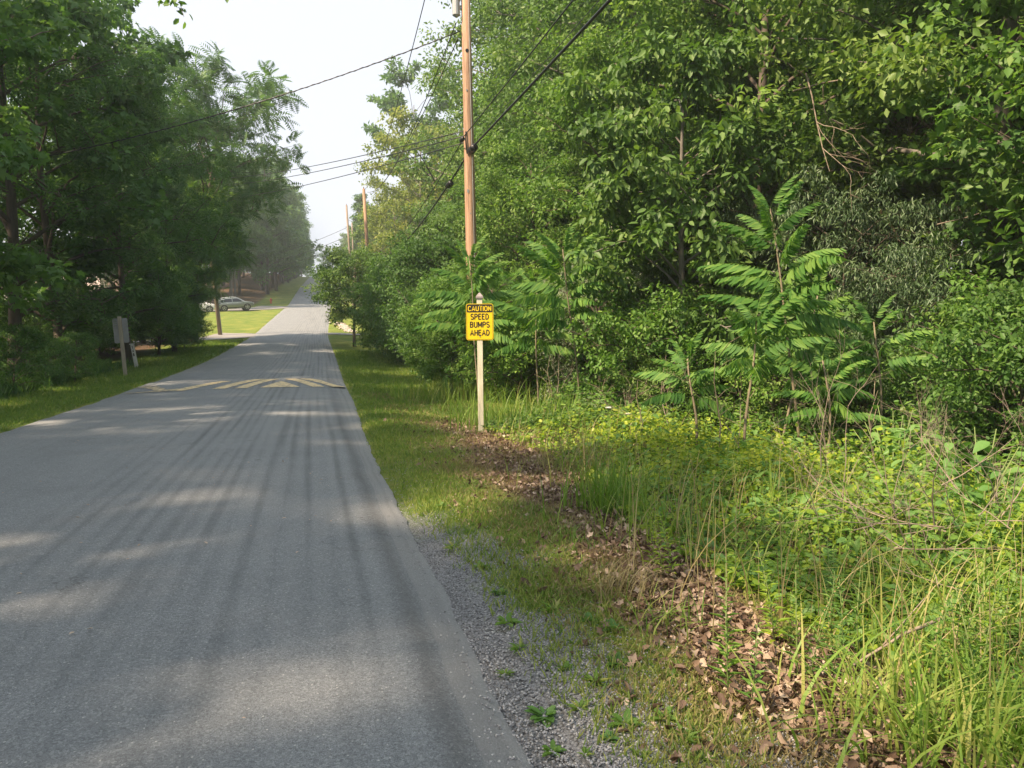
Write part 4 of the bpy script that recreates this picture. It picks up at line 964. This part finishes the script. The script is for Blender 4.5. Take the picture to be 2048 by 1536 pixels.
for k_, (px, py, dp) in enumerate(((1500, 905, 12.), (1210, 860, 14.), (1330, 880, 12.5), (1700, 900, 11.5), (1745, 905, 9.0), (1545, 900, 13.0), (1100, 850, 15.0), (1435, 905, 9.2), (1280, 870, 10.5))):
    b_ = W(px, py, dp); zg_ = float(GZ(b_[0], b_[1])); hh = rd.uniform(.9, 1.7)
    mb = MB(); mb.tube([(0, 0, -.1), (.05, .02, hh*.4), (-.04, .03, hh*.75), (.08*rd.uniform(-1, 1), 0, hh)], [.011, .009, .006, .002], 6)
    for q in range(5):
        z0 = hh*rd.uniform(.35, .95); a = rd.uniform(0, 6.28); L = rd.uniform(.2, .55)
        mb.tube([(0, 0, z0), (L*.5*math.cos(a), L*.5*math.sin(a), z0+L*.35), (L*math.cos(a), L*math.sin(a), z0+L*.5)], [.006, .004, .002], 4)
    o_ = mb.build('bare_stem', STEM, None, (b_[0], b_[1], zg_), smooth=True)
    tag(o_, 'thin bare woody stem rising from the undergrowth right of the road', 'stem', 'thin woody stems along the forest edge')

# ------------------------------------------------------------------ large leaved shrub at right: each leaf a part
def big_leaf():
    V = []; F = []; n_ = 7
    for i in range(n_+1):
        t = i/n_; w_ = .36*math.sin(math.pi*t**.8)*(1-.25*t)+(.0 if 0 < i < n_ else 0); z = -.22*t*t
        V += [(t, -w_, z+.30*w_), (t, 0, z), (t, w_, z+.30*w_)]
    for i in range(n_):
        for j in (0, 1): a = i*3+j; F.append((a, a+1, a+4, a+3))
    me = np_mesh('leaf', V, F, True, tone=[.5]*len(F)); me.materials.append(G['bigleaf']); return me
BL = []
for q in range(3):
    me = big_leaf(); me.attributes['tone'].data.foreach_set('value', np.full(len(me.polygons), .25+.28*q, np.float32)); BL.append(me)
for (px, py, dp, n_l, rad_, hgt, lb) in ((1965, 900, 6.6, 95, .78, .72, 'broad leaved light green shrub at the right edge'), (1790, 850, 8.4, 46, .55, .95, 'broad leaved shrub left of the bigger one at the right edge')):
    c_ = W(px, py, dp); zg_ = float(GZ(c_[0], c_[1])); e = empty('broad_leaved_shrub', (c_[0], c_[1], zg_), 0, lb, 'shrub')
    mb = MB(); r = random.Random(px); ends = []
    top = float(c_[2])-zg_+.12
    for i in range(14):
        a = i*2.4; rr = rad_*math.sqrt((i+.5)/14); tip = Vector((rr*math.cos(a), rr*math.sin(a), top*(1.05-.35*(rr/rad_)**2)+r.uniform(-.1, .1)))
        q = [Vector((0, 0, -.05)), Vector((tip.x*.35, tip.y*.35, tip.z*.55)), tip]; mb.tube(q, [.014, .009, .004], 5); ends.append(q)
    mb.build('stem', STEMG, e, smooth=True)
    for i in range(n_l):
        q = ends[i % 14]; t = r.uniform(.25, 1); p = q[1].lerp(q[2], t) if r.random() < .85 else q[0].lerp(q[1], t)
        a = r.uniform(0, 6.28); o_ = link('leaf', BL[i % 3], None, e, p+Vector((math.cos(a), math.sin(a), 0))*.04)
        o_.rotation_euler = (r.uniform(-.4, .4), r.uniform(.0, .55), a); L = r.uniform(.11, .20); o_.scale = (L, L, L)

# ------------------------------------------------------------------ ground vegetation (stuff)
def scatter(n_, ymin, ymax, xfun, pw=1.3):
    """more of it close to the viewer"""
    t = rng.random(n_); k = 1-pw
    y = (ymin**k+t*(ymax**k-ymin**k))**(1/k)
    lo, hi = xfun(y); x = lo+(hi-lo)*rng.random(n_); return x, y
def blades(name, x, y, size, mat, label, lean=.35, tone=None, wide=1.0, zoff=0.0):
    n_ = len(x); pos = np.stack([x, y, GZ(x, y)+zoff-.004], 1)
    T_ = np.stack([rng.normal(0, lean, n_), rng.normal(0, lean, n_), np.ones(n_)], 1); Nn = rdir(n_); Nn[:, 2] *= .2
    tv = T_BLADE[0].copy(); tv[:, 1] *= wide
    me = leaves(name, pos, T_, Nn, size, (tv, T_BLADE[1]), rng.normal(.5, .22, n_) if tone is None else tone)
    return tag(link(name, me, mat), label, kind='stuff')
# right verge lawn
x, y = scatter(175000, 2.2, 45, lambda y: (XC(y)+HW-.02-.2*(1-sstep(9, 20, y)), XC(y)+HW+2.3+.9*sstep(10, 20, y)), 1.15)
rr = x-(XC(y)+HW); patch = vnoise(x, y, .55, 7)*.5+vnoise(x, y, 2.1, 8)*.5
dens = np.clip(.52+.6*patch-.85*litter_mask(x, y)-.26*gravel_mask(x, y)*(1-sstep(5, 11, y)), .03, 1)*sstep(-.02, .22, rr+.2*(1-sstep(9, 20, y))*sstep(4, 8, y)+.08*vnoise(x, y, .4))
k = rng.random(len(x)) < dens; x, y = x[k], y[k]
blades('grass', x, y, (.045+.0028*y)*rng.uniform(.5, 1.4, len(x)), G['grass'], 'short mown grass on the right verge beside the road', .55, rng.normal(.42+.25*patch[k]+.15*vnoise(x, y, 3, 3)+.22*(1-sstep(9, 16, y)), .24, len(x)), 1.3)
# straw coloured grass in the verge
x, y = scatter(60000, 2.2, 20, lambda y: (XC(y)+HW+.2, XC(y)+HW+3.0), 1.2)
pt = sstep(-.1, .5, vnoise(x, y, .7, 11))*sstep(-.5, .3, vnoise(x, y, 3, 12)); k = rng.random(len(x)) < np.clip(.35+pt, 0, 1)*sstep(.1, .7, x-(XC(y)+HW))*(1-.6*sstep(12, 17, y)); x, y = x[k], y[k]
blades('dry_grass', x, y, (.045+.003*y)*rng.uniform(.5, 1.5, len(x)), G['straw'], 'dry straw coloured grass in patches on the right verge', 1.1, None, 1.0)
# left verge
x, y = scatter(52000, 13, 58, lambda y: (XC(y)-HW-3.6, XC(y)-HW+.02), 1.15)
k = rng.random(len(x)) < .75*sstep(0, .3, XC(y)-HW-x+.08); x, y = x[k], y[k]
blades('grass', x, y, (.05+.003*y)*rng.uniform(.5, 1.3, len(x)), G['grass'], 'mown grass strip along the left edge of the road', .55, None, 1.5)
# left rough weeds
x, y = scatter(16000, 18, 36, lambda y: (XC(y)-HW-8, XC(y)-HW-2.6), 1.1)
blades('weeds', x, y, rng.uniform(.15, .5, len(x)), G['dark'], 'dark rough weeds under the left trees', .35, None, 1.0)
# leaf litter
x, y = scatter(52000, 1.6, 15, lambda y: (1.2+0*y, 4.2+.06*y), 1.5)
lm = litter_mask(x, y); k = rng.random(len(x)) < np.clip(lm*.95*(.75+.5*vnoise(x, y, .35, 61))-.08, .06, .8); x, y = x[k], y[k]; n_ = len(x)
pos = np.stack([x, y, GZ(x, y)+rng.uniform(.0, .05, n_)*(.3+litter_mask(x, y))], 1)
T_ = rdir(n_); T_[:, 2] *= .5; Nn = rdir(n_)*.75+np.array([0, 0, .8])
tl = rng.normal(.5, .36, n_); sz = rng.uniform(.018, .066, n_)+.001*y; h_ = rng.random(n_) < .38
tag(link('leaf_litter', leaves('leaf_litter', pos[h_], T_[h_], Nn[h_], sz[h_]*1.1, T_DEAD, tl[h_]), G['litter']), 'brown lobed dead leaves lying along the edge of the undergrowth', kind='stuff')
tag(link('leaf_litter', leaves('leaf_litter', pos[~h_], T_[~h_], Nn[~h_], sz[~h_], T_CURL, tl[~h_]), G['litter']), 'brown curled dead leaves lying along the edge of the undergrowth', kind='stuff')
# gravel
x, y = scatter(46000, 1.9, 9.5, lambda y: (XC(y)+HW-.42, XC(y)+HW+1.5), 1.7)
k = rng.random(len(x)) < np.clip(gravel_mask(x, y)*(.95+.5*vnoise(x, y, .35, 9)), 0, 1)*np.where(x < XC(y)+HW-.2, .16, 1); x, y = x[k], y[k]; n_ = len(x)
ov = np.array([(1, 0, 0), (-1, 0, 0), (0, 1, 0), (0, -1, 0), (0, 0, .7), (0, 0, -.7)]); of = np.array([(0, 2, 4), (2, 1, 4), (1, 3, 4), (3, 0, 4), (2, 0, 5), (1, 2, 5), (3, 1, 5), (0, 3, 5)])
zz = np.where(x < XC(y)+HW-.22, HZ(y)-.02, np.where(x < XC(y)+HW+.02, HZ(y)-.05, GZ(x, y)))
me = leaves('gravel', np.stack([x, y, zz+.003], 1), rdir(n_)*np.array([1, 1, .3]), rdir(n_)*.4+np.array([0, 0, 1]), rng.uniform(.003, .0095, n_), (ov*np.array([1.2, .85, .8]), of), rng.random(n_))
mt, n, b = newmat('gravel_stone'); at = N(n, 'ShaderNodeAttribute'); at.attribute_name = 'tone'; rp = ramp(n, [(0, (.20, .205, .21)), (.6, (.34, .345, .355)), (1, (.52, .52, .51))]); n.links.new(at.outputs['Fac'], rp.inputs[0]); n.links.new(rp.outputs[0], b.inputs['Base Color']); b.inputs['Roughness'].default_value = .85
tag(link('gravel', me, mt), 'grey crushed stone gravel along the right edge of the road', kind='stuff')
# vines and low plants
def mound(x, y):
    d = x-wild_edge(y); return (.12+.42*sstep(.1, 1.6, d)+.35*sstep(1.8, 4, d))*np.clip(.75+.6*vnoise(x, y, .8, 14)+.35*vnoise(x, y, .33, 15), .12, 2)
def cover(name, n0, ymin, ymax, lo, hi, size, tmpl, mat, label, dens, pw=1.35, tone=None, hmul=1.0):
    x, y = scatter(n0, ymin, ymax, lambda y: (wild_edge(y)+lo, wild_edge(y)+hi), pw)
    k = rng.random(len(x)) < np.clip(dens(x, y), 0, 1); x, y = x[k], y[k]; n_ = len(x); h_ = mound(x, y)*hmul
    q = rng.random(n_)**.55; z = GZ(x, y)+h_*q
    tn = rng.normal(.45, .2, n_)+(0 if tone is None else tone(x, y))
    T_ = rdir(n_); T_[:, 2] = T_[:, 2]*.4+.1; Nn = rdir(n_)*.55+np.array([-.1, -.2, .8])
    me = leaves(name, np.stack([x, y, z], 1), T_, Nn, size(y)*rng.uniform(.45, 1.35, n_), tmpl, tn)
    return tag(link(name, me, mat), label, kind='stuff')
yel = lambda x, y: np.exp(-((x-wild_edge(y)-1.5)/1.7)**2)*np.exp(-((y-8.6)/2.8)**2)
cover('ground_vines', 62000, 2.0, 13.5, -.15, 5.2, lambda y: .046+.0020*y, T_ROUND, G['vine'], 'bright yellow green vine leaves covering the low bank', lambda x, y: .30+.8*yel(x, y)+.35*vnoise(x, y, .8, 21), tone=lambda x, y: .38*yel(x, y)-.12)
cover('ground_vines', 50000, 2.0, 15, -.05, 6.0, lambda y: .052+.0022*y, T_OVAL, G['vinedark'], 'mid green vine leaves covering the low bank', lambda x, y: .62-.45*yel(x, y)-.35*vnoise(x, y, .8, 21))
cover('ground_plants', 9000, 2.2, 12, .1, 5.5, lambda y: .10+.003*y, T_NARROW, G['vinedark'], 'narrow leaved weeds among the vines', lambda x, y: .55+.6*vnoise(x, y, .6, 31), hmul=1.35)
cover('ground_vines', 7000, 2.0, 10, -.1, 5.2, lambda y: .075+.002*y, T_OVAL, G['bigleaf'], 'larger pale green leaves standing out of the vines', lambda x, y: .5+.7*vnoise(x, y, .7, 44), hmul=1.25)
cover('forest_edge_plants', 42000, 12, 30, -.2, 5.5, lambda y: .075+.001*y, T_OVAL, G['oak'], 'low green plants along the foot of the forest', lambda x, y: .75+.5*vnoise(x, y, .9, 5), hmul=1.35, pw=1.1)
cover('forest_floor_plants', 26000, 5, 30, 5, 17, lambda y: .11+0*y, T_OVAL, G['oak'], 'scattered low plants on the shaded forest floor', lambda x, y: .35+.9*vnoise(x, y, 1.5, 5), hmul=.8, pw=1.1)
cover('leaf_litter', 9000, 4, 22, 4.6, 15, lambda y: .13+0*y, T_DEAD, G['litter'], 'brown dead leaves on the forest floor between the trees', lambda x, y: 1+0*x, hmul=.05, pw=1.1)
# tall grasses
def clump(cx_, cy_, n_, r0, hgt, mat, name, label, lean=.3, wide=.5, curve=.35, xy=None):
    x = cx_+rng.normal(0, r0, n_); y = cy_+rng.normal(0, r0, n_)
    if xy is not None: x, y = xy
    else: x = np.maximum(x, XC(y)+HW+.5+np.abs(x-cx_)*.3)
    L = hgt*rng.uniform(.45, 1.1, n_)
    seg = 5; a = rng.uniform(0, 6.28, n_); ln = rng.uniform(.05, 1, n_)*lean*1.6
    tt = np.linspace(0, 1, seg+1); dx = np.cos(a)*ln; dy = np.sin(a)*ln
    base = np.stack([x, y, GZ(x, y)-.01], 1)
    P_ = base[:, None, :]+np.stack([dx[:, None]*(tt**1.8)[None]*L[:, None], dy[:, None]*(tt**1.8)[None]*L[:, None], (tt[None]-curve*ln[:, None]*tt[None]**2.6)*L[:, None]], -1)
    side = np.stack([-np.sin(a+.4), np.cos(a+.4), 0*a], 1)[:, None, :]*(.012*wide*(1-tt**1.6)+.0008)[None, :, None]*(.6+L[:, None, None])
    V = np.concatenate([P_-side, P_+side], 1); kk = 2*(seg+1)
    f0 = np.array([(i, i+1, seg+1+i+1, seg+1+i) for i in range(seg)])
    F = (f0[None]+(np.arange(n_)*kk)[:, None, None]).reshape(-1, 4)
    me = np_mesh(name, V.reshape(-1, 3), F, True, tone=np.repeat(np.clip(rng.normal(.5, .2, n_), 0, 1), seg))
    e = link(name, me, mat); return tag(e, label, kind='stuff')
def pw_(px, py, z=0.0):
    """ground point seen at a place of the photograph"""
    d = ray(px, py); t = (z-1.6)/d[2]; p = CAM+d*t; return float(p[0]), float(p[1])
GC = [((1905, 1500), 180, .20, .50, 'tall', .9, .55, 'bright green long grass in the bottom right corner'),
      ((1760, 1420), 90, .15, .42, 'tall', .9, .5, 'bright long grass left of the corner tuft'),
      ((2010, 1450), 120, .16, .50, 'tall', .8, .5, 'long grass at the right edge near the bottom'),
      ((1215, 1010), 230, .17, .62, 'tall', .5, .42, 'pale upright grass tuft at the near edge of the vines'),
      ((1290, 1060), 90, .3, .5, 'tall', .6, .4, 'wispy grass tuft in front of the yellow vines'),
      ((1360, 1110), 26, .3, .8, 'straw', .35, .16, 'tall straw coloured stalks rising from the vines'),
      ((1160, 920), 150, .35, .55, 'straw', .7, .3, 'straw coloured grass tuft right of the caution sign'),
      ((1480, 1190), 30, .35, .75, 'straw', .4, .16, 'thin dry stalks standing among the green weeds'),
      ((1290, 940), 120, .9, .6, 'tall', .5, .35, 'grass growing through the yellow vines'),
      ((900, 790), 700, 1.0, .65, 'tall', .5, .5, 'yellow green tall grass at the verge left of the caution sign'),
      ((990, 830), 260, .6, .4, 'grass', .6, .5, 'rough grass around the foot of the hedge near the sign'),
      ((1060, 860), 320, .9, .35, 'straw', .9, .35, 'dry tangled grass right of the caution sign post'),
      ((1245, 1180), 120, .12, .28, 'straw', .9, .35, 'dry tuft at the edge of the dead leaves'),
      ((1330, 1250), 60, .15, .26, 'tall', .9, .4, 'small green tuft among the dead leaves'),
      ((1150, 1080), 60, .15, .22, 'grass', .9, .45, 'small tuft beside the band of dead leaves'),
      ((1620, 1060), 45, .5, .7, 'straw', .5, .16, 'thin pale stalks in the middle of the weeds')]
def wild_grass(n0, ymin, ymax, lo, hi, hgt, mat, label, wide, lean, dens):
    x, y = scatter(n0, ymin, ymax, lambda y: (wild_edge(y)+lo, wild_edge(y)+hi), 1.3); k = rng.random(len(x)) < np.clip(dens(x, y), 0, 1); x, y = x[k], y[k]
    o_ = clump(0, 0, len(x), 0, hgt, mat, 'wild_grass', label, lean, wide, .4, xy=(x, y)); return o_
wild_grass(3900, 2.1, 15, -.25, 5.2, .72, G['tall'], 'fine green grass growing up through the vines', .26, .75, lambda x, y: .5+.9*vnoise(x, y, .7, 51))
wild_grass(2300, 2.1, 15, -.35, 5.0, .75, G['straw'], 'fine dry stalks standing among the vines', .17, .6, lambda x, y: .4+.9*vnoise(x, y, .9, 52))
wild_grass(3000, 12, 26, -.8, 2.5, .8, G['tall'], 'tall green grass along the foot of the forest', .5, .6, lambda x, y: .5+.9*vnoise(x, y, .9, 53))
for (p, n_, r0, hg, mt_, ln, wd, lb) in GC:
    q = pw_(*p); clump(q[0], q[1], n_, r0, hg, G[mt_], 'tall_grass', lb, ln, wd)
# upright weeds: leafy stalks
def weed_stalk(seed):
    r = np.random.default_rng(seed); n_ = 34; q = np.linspace(.12, 1, n_); a = np.arange(n_)*2.4
    pos = np.stack([.05*q**2, .03*np.sin(q*4), q], 1); T_ = np.stack([np.cos(a), np.sin(a), .55-0*q], 1); Nn = np.stack([-.5*np.cos(a), -.5*np.sin(a), np.ones(n_)], 1)
    return leaves('leaves', pos, T_, Nn, (.17*(1.15-.75*q))*r.uniform(.8, 1.2, n_), T_NARROW, r.normal(.5, .2, n_)), MB().tube([(0, 0, -.05), (.012, .02, .5), (.05, -.02, 1)], [.007, .005, .002], 5).mesh('stalk', True)
WS = [weed_stalk(i) for i in range(3)]
for q, mt_ in zip(WS, ('vinedark', 'vine', 'maple')): q[0].materials.append(G[mt_]); q[1].materials.append(STEMG)
WP = ((1480, 1330, 'at the edge of the dead leaves'), (1560, 1220, 'beside the long pale stick'), (1650, 1140, 'in the middle of the weeds'), (1390, 1040, 'in the yellow vines'), (1330, 1110, 'by the dry stalks'), (1700, 1250, 'below the tangled twigs'), (1860, 1290, 'above the corner grass'), (1960, 1230, 'near the right edge'), (1540, 1060, 'behind the vines'), (1430, 960, 'at the foot of the young trees'), (1760, 1040, 'below the broad leaved shrub'), (1620, 1290, 'over the dead leaves'), (1240, 905, 'right of the caution sign'), (1130, 880, 'near the sign post'), (1980, 1330, 'at the lower right edge'), (1500, 1120, 'left of the dead twigs'))
for i, (px, py, ph) in enumerate(WP):
    x, y = pw_(px, py, .12); e = empty('tall_weed', (x, y, float(GZ(x, y))), rd.uniform(0, 6.28), 'upright leafy green weed '+ph, 'weed', 'upright weeds among the vines')
    for k_ in range(3):
        sc_ = rd.uniform(.34, .62); o1 = link('stalk', WS[i % 3][1], None, e, (rd.uniform(-.1, .1), rd.uniform(-.1, .1), 0), (rd.uniform(-.25, .25), rd.uniform(-.25, .25), rd.uniform(0, 6))); o1.scale = (sc_,)*3
        o2 = link('leaves', WS[i % 3][0], None, o1)
# dead twigs tangled in the brush
def twig_mesh(seed, n_, L):
    r = random.Random(seed); mb = MB()
    def grow(p, d, l, rad_, lev):
        q = [p]; 
        for i in range(4):
            d = (d+Vector((r.uniform(-1, 1), r.uniform(-1, 1), r.uniform(-1, 1)))*.22).normalized(); q.append(q[-1]+d*l/4)
        mb.tube(q, [rad_*(1-.18*i) for i in range(5)], 4, False)
        if lev > 0:
            for i in range(3): grow(q[r.randint(1, 4)], (d+Vector((r.uniform(-1, 1), r.uniform(-1, 1), r.uniform(-.6, .9)))*.9).normalized(), l*r.uniform(.4, .65), rad_*.5, lev-1)
    for i in range(n_):
        grow(Vector((r.uniform(-.1, .1), r.uniform(-.1, .1), 0)), Vector((r.uniform(-1, 1), r.uniform(-1, 1), r.uniform(.1, .7))).normalized(), L*r.uniform(.6, 1), .0068, 3)
    return mb.mesh('branch', True)
TW = [twig_mesh(i, 2, 1.1) for i in range(3)]
for q in TW: q.materials.append(DEAD)
def branch(px, py, dp, h0, s_, rot, k, label):
    p = W(px, py, dp); o_ = link('dead_branch', TW[k], None, None, (p[0], p[1], float(GZ(p[0], p[1]))+h0), rot); o_.scale = (s_,)*3
    return tag(o_, label, 'branch', 'dead branches tangled in the undergrowth')
BRL = 'pale dead branch tangled in the undergrowth at right'
for i, (px, py, dp, h0, s_) in enumerate(((1800, 1180, 4.9, .28, .9), (1900, 1130, 5.1, .36, .9), (1700, 1100, 5.8, .3, .8), (1990, 1080, 5.3, .4, .9), (1620, 950, 8.6, .4, 1.1), (1480, 900, 9.6, .3, 1.0), (1800, 960, 8.0, .5, 1.0), (1250, 860, 12.5, .2, 1.1), (1120, 820, 14.5, .2, 1.2), (1350, 880, 11.2, .3, 1.2), (1900, 1250, 4.3, .22, .6), (1850, 1180, 4.7, .45, .8), (1760, 1130, 5.2, .42, .8), (1960, 1160, 4.8, .5, .7), (1650, 1020, 7.0, .45, .9), (1900, 1060, 5.6, .55, .8), (1820, 1230, 4.4, .4, .6), (1990, 1190, 4.6, .5, .6), (1720, 1180, 4.9, .4, .6))):
    branch(px, py, dp, h0, s_, (rd.uniform(-.5, .5), rd.uniform(-.5, .5), rd.uniform(0, 6.28)), i % 3, BRL)
a = W(1640, 1370, 3.55); b_ = W(1895, 1232, 3.75)
mb = MB(); A, B_ = Vector((0, 0, 0)), Vector(b_-a); mb.tube([A, A.lerp(B_, .3)+Vector((0, 0, .012)), A.lerp(B_, .65)+Vector((0, 0, .03)), B_], [.004, .006, .008, .010], 6)
mb.tube([A.lerp(B_, .45)+Vector((0, 0, .018)), A.lerp(B_, .62)+Vector((.02, .0, .10)), A.lerp(B_, .7)+Vector((.05, -.03, .2))], [.004, .003, .002], 4)
tag(mb.build('dead_branch', DEAD, None, tuple(a), smooth=True), 'long straight pale stick lying above the dead leaves at lower right', 'branch')
# hanging dead boughs inside the right trees
for (px, py, dp, s_, k, lb) in ((1600, 160, 14, 2.6, 0, 'large dead bough hanging high in the right forest'), (1720, 100, 15, 2.4, 1, 'dead bough above the sunlit maple'), (1900, 430, 12, 1.8, 2, 'tangle of dead twigs above the narrow leaved shrub')):
    p = W(px, py, dp); o_ = link('dead_bough', TW[k], None, None, tuple(p), (rd.uniform(-.6, .6), 2.2, .5)); o_.scale = (s_,)*3; tag(o_, lb, 'branch')
# broken pale trunks
for (p0, p1, dp, r0, lb) in (((1978, 530), (1985, 480), 13, .07, 'pale broken stump end among the leaves at the right edge'), ((1760, 420), (1798, 478), 14.5, .035, 'pale peeled branch slanting through the narrow leaved shrub')):
    a = W(*p0, dp); b_ = W(*p1, dp); c_ = Vector(b_-a); mb = MB().tube([(0, 0, 0), tuple(c_*.5+Vector((.02, 0, 0))), tuple(c_)], [r0, r0*.9, r0*.5], 8)
    tag(mb.build('broken_branch', plain('peeled_wood', (.50, .34, .20), .8, 0, .25, 12), None, tuple(a)), lb, 'branch')
# wildflowers
WF = plain('white_petals', (.80, .80, .76), .6)
for (px, py, dp, lb) in ((1217, 814, 12.0, 'white lacy wildflower, left of the two right of the sign'), (1258, 826, 11.6, 'white lacy wildflower, right of the two right of the sign')):
    p = W(px, py, dp); zg_ = float(GZ(p[0], p[1])); hh = float(p[2])-zg_
    e = empty('wildflower', (p[0], p[1], zg_), 0, lb, 'flower'); MB().tube([(0, 0, -.03), (.02, 0, hh*.5), (0, 0, hh)], .004, 5).build('stem', STEMG, e)
    mb = MB(); r = random.Random(px)
    for i in range(26):
        rr = .048*math.sqrt(i/26); a_ = i*2.4; mb.lathe([(.003, -.012), (.010, 0), (.004, .004)], 6, Matrix.Translation((rr*math.cos(a_), rr*math.sin(a_), hh-rr*.15+r.uniform(-.004, .004))))
    mb.build('flower_head', WF, e)
# rosette weeds in the gravel
def rosette(seed, n_, tmpl):
    r = np.random.default_rng(seed); a = r.uniform(0, 6.28, n_); el = r.uniform(.05, .7, n_)
    T_ = np.stack([np.cos(a)*np.cos(el), np.sin(a)*np.cos(el), np.sin(el)], 1); Nn = np.stack([-np.cos(a)*np.sin(el), -np.sin(a)*np.sin(el), np.cos(el)], 1)
    return leaves('leaves', np.zeros((n_, 3))+T_*.01, T_, Nn, r.uniform(.025, .085, n_), tmpl, r.normal(.45, .2, n_))
RS = [rosette(1, 16, T_OVAL), rosette(2, 22, T_NARROW), rosette(3, 18, T_OVAL), rosette(4, 26, T_NARROW)]
for q, mt_ in zip(RS, ('vinedark', 'grass', 'bigleaf', 'tall')): q.materials.append(G[mt_])
for i, (px, py) in enumerate(((1105, 1480), (1160, 1410), (1215, 1470), (1260, 1385), (1235, 1320), (1150, 1280), (1090, 1410), (1040, 1290), (1330, 1430), (1280, 1500), (1180, 1235), (1110, 1215), (1015, 1240), (1085, 1150), (1000, 1180), (1190, 1360), (1345, 1340), (1060, 1100), (960, 1130), (940, 1060), (1130, 1330), (1400, 1510), (1230, 1250), (905, 1090), (1290, 1290), (1010, 1330), (880, 1010), (1170, 1500), (1250, 1440), (1370, 1470))):
    x, y = pw_(px, py); o_ = link('weed', RS[i % 4], None, None, (x, y, float(GZ(x, y))), (0, 0, rd.uniform(0, 6.28))); s_ = rd.uniform(.55, 1.15); o_.scale = (s_,)*3
    tag(o_, ('oval leaved', 'spiky narrow leaved', 'pale broad leaved', 'grassy tufted')[i % 4]+' small weed growing in the gravel at the road edge', 'weed', 'weeds in the roadside gravel')
# stones heaped in the sunny ditch at right
r = np.random.default_rng(3); n_ = 260; t = r.random(n_)
yy = 68.5+t*11; xx = np.array([XA(700-22*q, 68.5+11*q) for q in t])+r.normal(0, .28, n_)
me = leaves('riprap_stones', np.stack([xx, yy, GZ(xx, yy)+.06], 1), rdir(n_, r)*np.array([1, 1, .3]), rdir(n_, r)*.5+np.array([0, 0, 1]), r.uniform(.07, .17, n_), (ov*np.array([1.2, .9, .8]), of), r.random(n_))
tag(link('riprap_stones', me, plain('pale_stone', (.50, .46, .40), .9, 0, .2, 3)), 'pale stones lining the ditch right of the road', kind='stuff')
# bits of leaf and grit on the road
n_ = 260; x = rng.uniform(-5, .3, n_); y = rng.uniform(3, 22, n_)
me = leaves('road_debris', np.stack([x, y, HZ(y)+.045], 1), rdir(n_)*np.array([1, 1, .2]), rdir(n_)*.2+np.array([0, 0, 1]), rng.uniform(.012, .04, n_), T_OVAL, rng.uniform(.6, 1, n_))
tag(link('road_debris', me, G['litter']), 'small bits of leaf lying on the road', kind='stuff')
# overhanging spray at the top left
T_sp = W(452, -60, 9.0)
r = np.random.default_rng(9)
mb = MB(); tipsP = []
for (p0, p1) in (((300, -160), (368, 34)), ((300, -160), (395, -30)), ((300, -160), (462, -8)), ((300, -160), (340, 8))):
    a = Vector(W(*p0, 9.0)); b_ = Vector(W(*p1, 8.6)); mb.tube([a, a.lerp(b_, .5)+Vector((0, 0, .12)), b_], [.012, .007, .003], 5); tipsP += [a.lerp(b_, q) for q in np.linspace(.55, 1, 9)]
O_ = Vector(W(300, -160, 9.0)); e = empty('overhanging_bough', tuple(O_), 0, 'leafy branch tip hanging in at the top left against the sky', 'branch')
mb.v = [tuple(Vector(q)-O_) for q in mb.v]; mb.build('twig', BARK, e)
L0 = Vector((-10.2, 9.5, 6.0))-O_; MB().tube([L0, L0*.6+Vector((0, 0, .5)), L0*.25+Vector((0, 0, .35)), (0, 0, 0)], [.07, .045, .025, .012], 6).build('limb', BARK, e, smooth=True)
pp = np.repeat(np.array([tuple(q-O_) for q in tipsP]), 3, 0)+r.normal(0, .03, (len(tipsP)*3, 3)); n_ = len(pp)
link('leaves', leaves('leaves', pp, rdir(n_, r)+np.array([0, 0, -.6]), rdir(n_, r)+np.array([0, 0, .8]), r.uniform(.08, .12, n_), T_OVAL, r.random(n_)), G['dark'], e)

# ------------------------------------------------------------------ haze
hm = bpy.data.materials.new('haze_air'); hm.use_nodes = True; n = hm.node_tree; n.nodes.clear()
out = n.nodes.new('ShaderNodeOutputMaterial'); pv = n.nodes.new('ShaderNodeVolumePrincipled'); pv.inputs['Density'].default_value = .0010
pv.inputs['Color'].default_value = (.86, .92, 1.0, 1); pv.inputs['Anisotropy'].default_value = .25
n.links.new(pv.outputs[0], out.inputs['Volume'])
hz = MB().box((0, 430, 24), (860, 1000, 80)).build('haze', hm); tag(hz, 'thin pale smoky haze over the whole road and forest', kind='stuff')

# labels that still coincide inside a group: tell them apart by distance
seen = {}
for ob in bpy.data.objects:
    if ob.parent is None and ob.get('label') and ob.get('group') in (FR, SR): seen.setdefault(ob['label'], []).append(ob)
for lb, obs in seen.items():
    if 2 <= len(obs) <= 3:
        obs.sort(key=lambda q: (q.location-cam.location).length)
        for ob, wd in zip(obs, ('nearer', 'farther') if len(obs) == 2 else ('nearest', 'middle', 'farthest')): ob['label'] = wd+' '+lb
